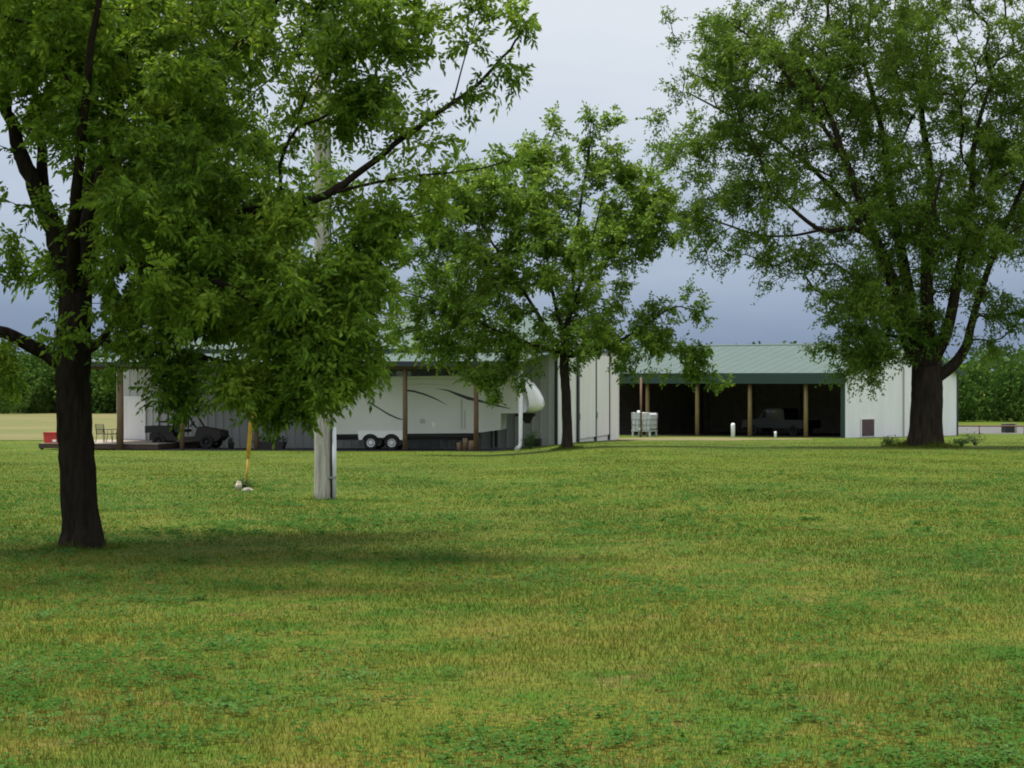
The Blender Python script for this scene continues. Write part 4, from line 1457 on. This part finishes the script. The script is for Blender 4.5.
lf = tufts_compound(sk, tips, 15, 0.24, 0.40, 4, 0.19, 0.46, 0.14, 62, (-0.15, 0, 0))
x2 = (PX2 - 512) / F * 97
tree('middle shade tree with one straight trunk before the white gable wall', (x2, 97, gz(x2, 97)), sk, tips, r, lf, M['bark_mid'], M['leaf_mid'], (0.8, 0.3, 0.15))

# --- big tree at the right
S3, PX3, PY3 = F / 95.0, 925.0, 447.0
def q3(px, py, dy=0.0):
    return ((px - PX3) / S3, dy, (PY3 - py) / S3)
sk = Skeleton()
sk.node(q3(925, 453), -1, 0.80)
sk.limb([q3(925, 453), q3(926, 425), q3(927, 400), q3(927, 378), q3(927, 362)], 0.74, 0.66, None, 4, 1)
sk.limb([q3(922, 375), q3(906, 340, -.3), q3(892, 290, -.6), q3(866, 225, -1), q3(840, 160, -1.2), q3(822, 110, -1.4), q3(796, 62, -1.5)], 0.40, 0.06, None, 4, 2)
sk.limb([q3(924, 368), q3(914, 325), q3(905, 260, .5), q3(893, 190, .8), q3(886, 130, 1), q3(870, 60, 1.4)], 0.40, 0.07, None, 4, 3)
sk.limb([q3(927, 366), q3(929, 320, .4), q3(931, 250, 1), q3(938, 175, 1.6), q3(930, 105, 2), q3(938, 30, 2.2)], 0.42, 0.07, None, 4, 4)
sk.limb([q3(930, 368), q3(944, 335, -.3), q3(955, 275, -.8), q3(966, 205, -1), q3(972, 140, -.6), q3(990, 80, -.4)], 0.34, 0.06, None, 4, 5)
sk.limb([q3(932, 385), q3(952, 366), q3(966, 346), q3(972, 322), q3(985, 278), q3(1008, 220), q3(1036, 150), q3(1058, 60)], 0.30, 0.05, None, 4, 6)
sk.limb([q3(896, 300), q3(880, 250, -.6), q3(850, 230, -1), q3(818, 232, -1.2), q3(788, 211, -1.4), q3(764, 187, -1.5), q3(752, 150, -1.5), q3(735, 120, -1.5)], 0.17, 0.03, None, 4, 7)
sk.limb([q3(818, 232, -1.2), q3(785, 238, -1.3), q3(752, 236, -1.3), q3(722, 226, -1.3), q3(690, 215, -1.3)], 0.07, 0.02, None, 4, 8)
sk.limb([q3(905, 335), q3(880, 335, -1), q3(858, 346, -1.6), q3(838, 356, -1.8)], 0.10, 0.03, None, 4, 9)
sk.limb([q3(866, 225), q3(830, 180, 1), q3(785, 140, 1.6), q3(735, 110, 2), q3(690, 85, 2)], 0.14, 0.03, None, 4, 11)
sk.limb([q3(927, 362), q3(922, 300, -1.5), q3(918, 240, -2.6), q3(925, 180, -3.6)], 0.20, 0.05, None, 4, 12)
sk.limb([q3(840, 160, -1.2), q3(800, 105, -1.6), q3(760, 55, -1.6), q3(715, 20, -1.6)], 0.12, 0.03, None, 4, 13)
sp3 = [(905, 55, 0, 115, 100, 5.5, 290), (795, 80, 0, 85, 85, 4.5, 200), (730, 110, .5, 48, 60, 3, 60), (722, 40, -1, 40, 42, 2.6, 30), (690, 150, .8, 32, 34, 2, 20),
       (700, 215, -1, 44, 34, 2.2, 34), (765, 195, -1, 60, 50, 2.6, 62), (775, 255, -1.3, 56, 22, 1.8, 26), (862, 300, -1.2, 52, 48, 3, 100), (862, 358, -1.4, 42, 28, 2, 46), (880, 385, -1, 22, 12, 1.2, 8),
       (962, 230, 0, 66, 78, 4.5, 155), (880, 200, 0, 60, 66, 4.5, 120), (1010, 150, 0, 58, 110, 4.5, 175), (1002, 308, 0, 30, 26, 2.5, 16), (985, 350, -.3, 24, 12, 1.5, 6), (1060, 210, 0, 62, 120, 4.5, 70),
       (950, -110, 0, 165, 85, 5.5, 190), (810, -70, 0, 85, 62, 4.5, 80), (1060, 20, 0, 80, 100, 5, 80), (925, 330, -1, 26, 24, 1, 12)]
ex3 = [(668, 25), (680, 12), (676, 45), (690, 60), (672, 95), (660, 118), (655, 125), (680, 100), (690, 78), (700, 62), (735, 290), (765, 285), (800, 275), (810, 290), (825, 300), (700, 260), (720, 268), (812, 350), (820, 372)]
pts = np.concatenate([blobs(sp3, S3, PX3, PY3, 43), np.array([q3(a, b, -1.3) for a, b in ex3])])
pts = drop(pts, S3, PX3, PY3, [(745, 325, 65, 40), (690, 5, 22, 22), (690, 65, 14, 10), (748, 225, 16, 12), (800, 215, 22, 12), (1010, 275, 30, 18), (975, 300, 10, 16), (860, 60, 10, 14), (975, 110, 12, 20), (905, 130, 8, 18), (840, 120, 10, 14), (950, 40, 10, 20), (1000, 200, 14, 16), (800, 30, 12, 12), (955, 330, 14, 20), (760, 120, 10, 12), (885, 385, 30, 16), (835, 372, 16, 14), (990, 20, 10, 16)], 0.15, 7)
tips = sk.grow(pts, 0.30, 0.45, 53, 3.2)
r = sk.radii(0.017, 2.45, 0.36)
lf = tufts_simple(sk, tips, 15, 14, 0.80, 0.150, 0.46, 63)
x3 = (PX3 - 512) / F * 95
tree('largest tree, thick trunk splitting into many limbs before the white shed', (x3, 95, gz(x3, 95)), sk, tips, r, lf, M['bark_big'], M['leaf_big'], (1.1, 0.25, 0.4))

# ------------------------------------------------------------------ far wood: one unbroken mass of crowns along the fields
def far_wood(name, x0, x1, y0, y1, n, h, seed, m):
    rg = np.random.default_rng(seed)
    V, Fq, k = [], [], 0
    for i in range(n):
        t = rg.uniform(0, 1)
        x = x0 + (x1 - x0) * t
        y = y0 + (y1 - y0) * t + rg.uniform(0, 26)
        z = gz(x, y)
        hh = h * rg.uniform(0.80, 1.06)
        rr = rg.uniform(2.2, 4.2)
        c = 1000
        u = unit(rg.normal(0, 1, (c, 3))) * rg.uniform(0.55, 1.0, (c, 1)) ** 0.4
        u = u * (1 + 0.25 * np.sin(u[:, :1] * 5 + i) * np.sin(u[:, 2:] * 4 + 2 * i))
        p = np.stack([x + u[:, 0] * rr, y + u[:, 1] * rr, z + hh * 0.5 + u[:, 2] * hh * 0.52], 1)
        p[:, 2] = np.maximum(p[:, 2], z)
        v, f = leaf_quads(p, rg.normal(0, 1, p.shape) + u * 0.5, rg.uniform(0.35, 0.65, c), 0.7, rg)
        V.append(v); Fq.append(f + k); k += len(v)
    o = link(name, arrays_mesh(name, np.concatenate(V), np.concatenate(Fq), m))
    return tag(o, 'dense green wood closing off the fields behind the buildings', 'wood', None, 'stuff')


far_wood('distant_wood', -120, -10, 262, 250, 150, 7.6, 71, M['leaf_far'])
far_wood('distant_wood', -10, 120, 250, 222, 170, 7.6, 72, M['leaf_far'])

# ------------------------------------------------------------------ turf: blades and clover near the camera
def inside_buildings(x, y):
    hit = np.zeros(len(x), bool)
    for (cx, cy, rz), (a, b_, c, e) in ((SHOP, (-28, 0.3, -7.7, 20)), (SHED, (-23, 0.2, -0.7, 15.5))):
        cs, sn = math.cos(rz), math.sin(rz)
        lx = (x - cx) * cs + (y - cy) * sn
        ly = -(x - cx) * sn + (y - cy) * cs
        hit |= (lx > a) & (lx < b_) & (ly > c) & (ly < e)
    hit |= (((x - 9.0) / 7.2) ** 2 + ((y - 136) / 8.2) ** 2 < 1) | ((x > 33) & (y > 163)) | ((x < -17) & (y > 138))
    return hit


def grass(n, d0, d1, power, seed):
    rg = np.random.default_rng(seed)
    u = rg.uniform(0, 1, n)
    d = d0 * (d1 / d0) ** (u ** power)
    keep = rg.uniform(0, 1, n) < np.clip((175 - d) / 105, 0, 1)
    d = d[keep]; n = len(d)
    side = rg.uniform(0, 1, n) < 0.34
    hw = d * 0.25 + 0.6
    x = np.where(side, rg.choice([-1, 1], n) * (hw + rg.uniform(0, 1, n) * (4.5 + 0.08 * d)), rg.uniform(-1, 1, n) * hw)
    keep = ~inside_buildings(x, d)
    x, d = x[keep], d[keep]; n = len(d)
    z = ground_z(x, d)
    w = np.maximum(0.004, d * 0.00034) * rg.uniform(0.7, 1.4, n)
    h = rg.uniform(0.012, 0.042, n) * (1 + 0.35 * np.sin(x * 1.3 + 2 * np.sin(d * 0.6)) * np.sin(d * 0.9)) * np.clip(1.2 - d / 160, 0.6, 1)
    a = rg.uniform(0, 6.28, n)
    la = rg.uniform(0, 6.28, n); ln = rg.uniform(0.1, 0.9, n) * h
    cx, sx = np.cos(a) * w / 2, np.sin(a) * w / 2
    v = np.empty((n, 3, 3))
    v[:, 0] = np.stack([x - cx, d - sx, z - 0.004], 1)
    v[:, 1] = np.stack([x + cx, d + sx, z - 0.004], 1)
    v[:, 2] = np.stack([x + np.cos(la) * ln, d + np.sin(la) * ln, z + h], 1)
    return v.reshape(-1, 3), np.arange(3 * n).reshape(n, 3)


v, f = grass(1000000, 8.6, 175.0, 1.0, 81)
o = link('turf_grass', arrays_mesh('turf_grass', v, f, M['blade']))
tag(o, 'short mown grass covering the whole foreground lawn', 'grass', None, 'stuff')


def base_grass(spots, seed):
    rg = np.random.default_rng(seed)
    V = []
    for (cx, cy, r0, r1, n, hh) in spots:
        a = rg.uniform(0, 6.28, n); q = r0 + (r1 - r0) * rg.uniform(0, 1, n) ** 1.8
        x = cx + np.cos(a) * q; y = cy + np.sin(a) * q; z = ground_z(x, y)
        h = hh * rg.uniform(0.35, 1.1, n) * (1.15 - 0.7 * (q - r0) / (r1 - r0)) * (0.7 + 0.4 * np.sin(a * 3 + cx))
        w = max(0.006, cy * 0.0003) * rg.uniform(0.7, 1.4, n)
        t = rg.uniform(0, 6.28, n); l = rg.uniform(0, 6.28, n); ln = rg.uniform(0.1, 0.7, n) * h
        v = np.empty((n, 3, 3))
        v[:, 0] = np.stack([x - np.cos(t) * w / 2, y - np.sin(t) * w / 2, z - 0.004], 1)
        v[:, 1] = np.stack([x + np.cos(t) * w / 2, y + np.sin(t) * w / 2, z - 0.004], 1)
        v[:, 2] = np.stack([x + np.cos(l) * ln, y + np.sin(l) * ln, z + h], 1)
        V.append(v.reshape(-1, 3))
    v = np.concatenate(V)
    return v, np.arange(len(v)).reshape(-1, 3)


v, f = base_grass([((PX1 - 512) / F * Y1, Y1, 0.26, 0.62, 1500, 0.13), (x2, 97, 0.22, 0.8, 1500, 0.22), (x3, 95, 0.75, 1.9, 4500, 0.30), (px_, py_, 0.15, 0.40, 500, 0.10),
                   (gx, gy, 0.0, 0.4, 500, 0.14)], 83)
o = link('tall_grass', arrays_mesh('tall_grass', v, f, M['blade']))
tag(o, 'longer unmown grass round the feet of the trees and the pole', 'grass', None, 'stuff')


def clover(n, seed):
    rg = np.random.default_rng(seed)
    m = 14000
    d = 8.6 * (60 / 8.6) ** rg.uniform(0, 1, m)
    x = rg.uniform(-1, 1, m) * (d * 0.27 + 4.0)
    fld = np.sin(x * 1.15 + 1.7 * np.sin(d * 0.31)) + np.sin(d * 0.62 + 1.3 * np.sin(x * 0.8) + 1.0) + 0.9 * np.sin(x * 2.9 - d * 1.1) + 0.5 * (x < 0)
    k = fld + rg.normal(0, 1.3, m) > 1.0
    x, d = x[k], d[k]
    cnt = rg.integers(3, 22, len(x))
    rad = np.repeat(rg.uniform(0.03, 0.13, len(x)) * np.sqrt(cnt / 10), cnt)
    x = np.repeat(x, cnt); d = np.repeat(d, cnt)
    x = x + rg.normal(0, 1, len(x)) * rad; d = d + rg.normal(0, 1.2, len(x)) * rad
    x, d = x[:n], d[:n]
    n = len(x)
    z = ground_z(x, d) + rg.uniform(0.015, 0.055, n)
    P, D, Ls = [], [], []
    a0 = rg.uniform(0, 6.28, n)
    sz = rg.uniform(0.012, 0.030, n) * np.clip(d / 20, 1, 1.6)
    for j in range(3):
        a = a0 + j * 2.094
        P.append(np.stack([x, d, z], 1))
        D.append(np.stack([np.cos(a), np.sin(a), rg.uniform(-0.5, 0.6, n)], 1)); Ls.append(sz)
    p = np.concatenate(P); dd = unit(np.concatenate(D)); L_ = np.concatenate(Ls)[:, None]
    s_ = unit(np.cross(dd, np.array([0, 0, 1.0]) + rg.normal(0, 0.25, dd.shape)))
    v = np.stack([p, p + dd * L_ * 0.6 + s_ * L_ * 0.5, p + dd * L_, p + dd * L_ * 0.6 - s_ * L_ * 0.5], 1).reshape(-1, 3)
    return v, np.arange(len(v)).reshape(-1, 4)


v, f = clover(90000, 91)
o = link('clover', arrays_mesh('clover', v, f, M['clover']))
tag(o, 'bluish green clover patches scattered through the mown lawn', 'clover', None, 'stuff')
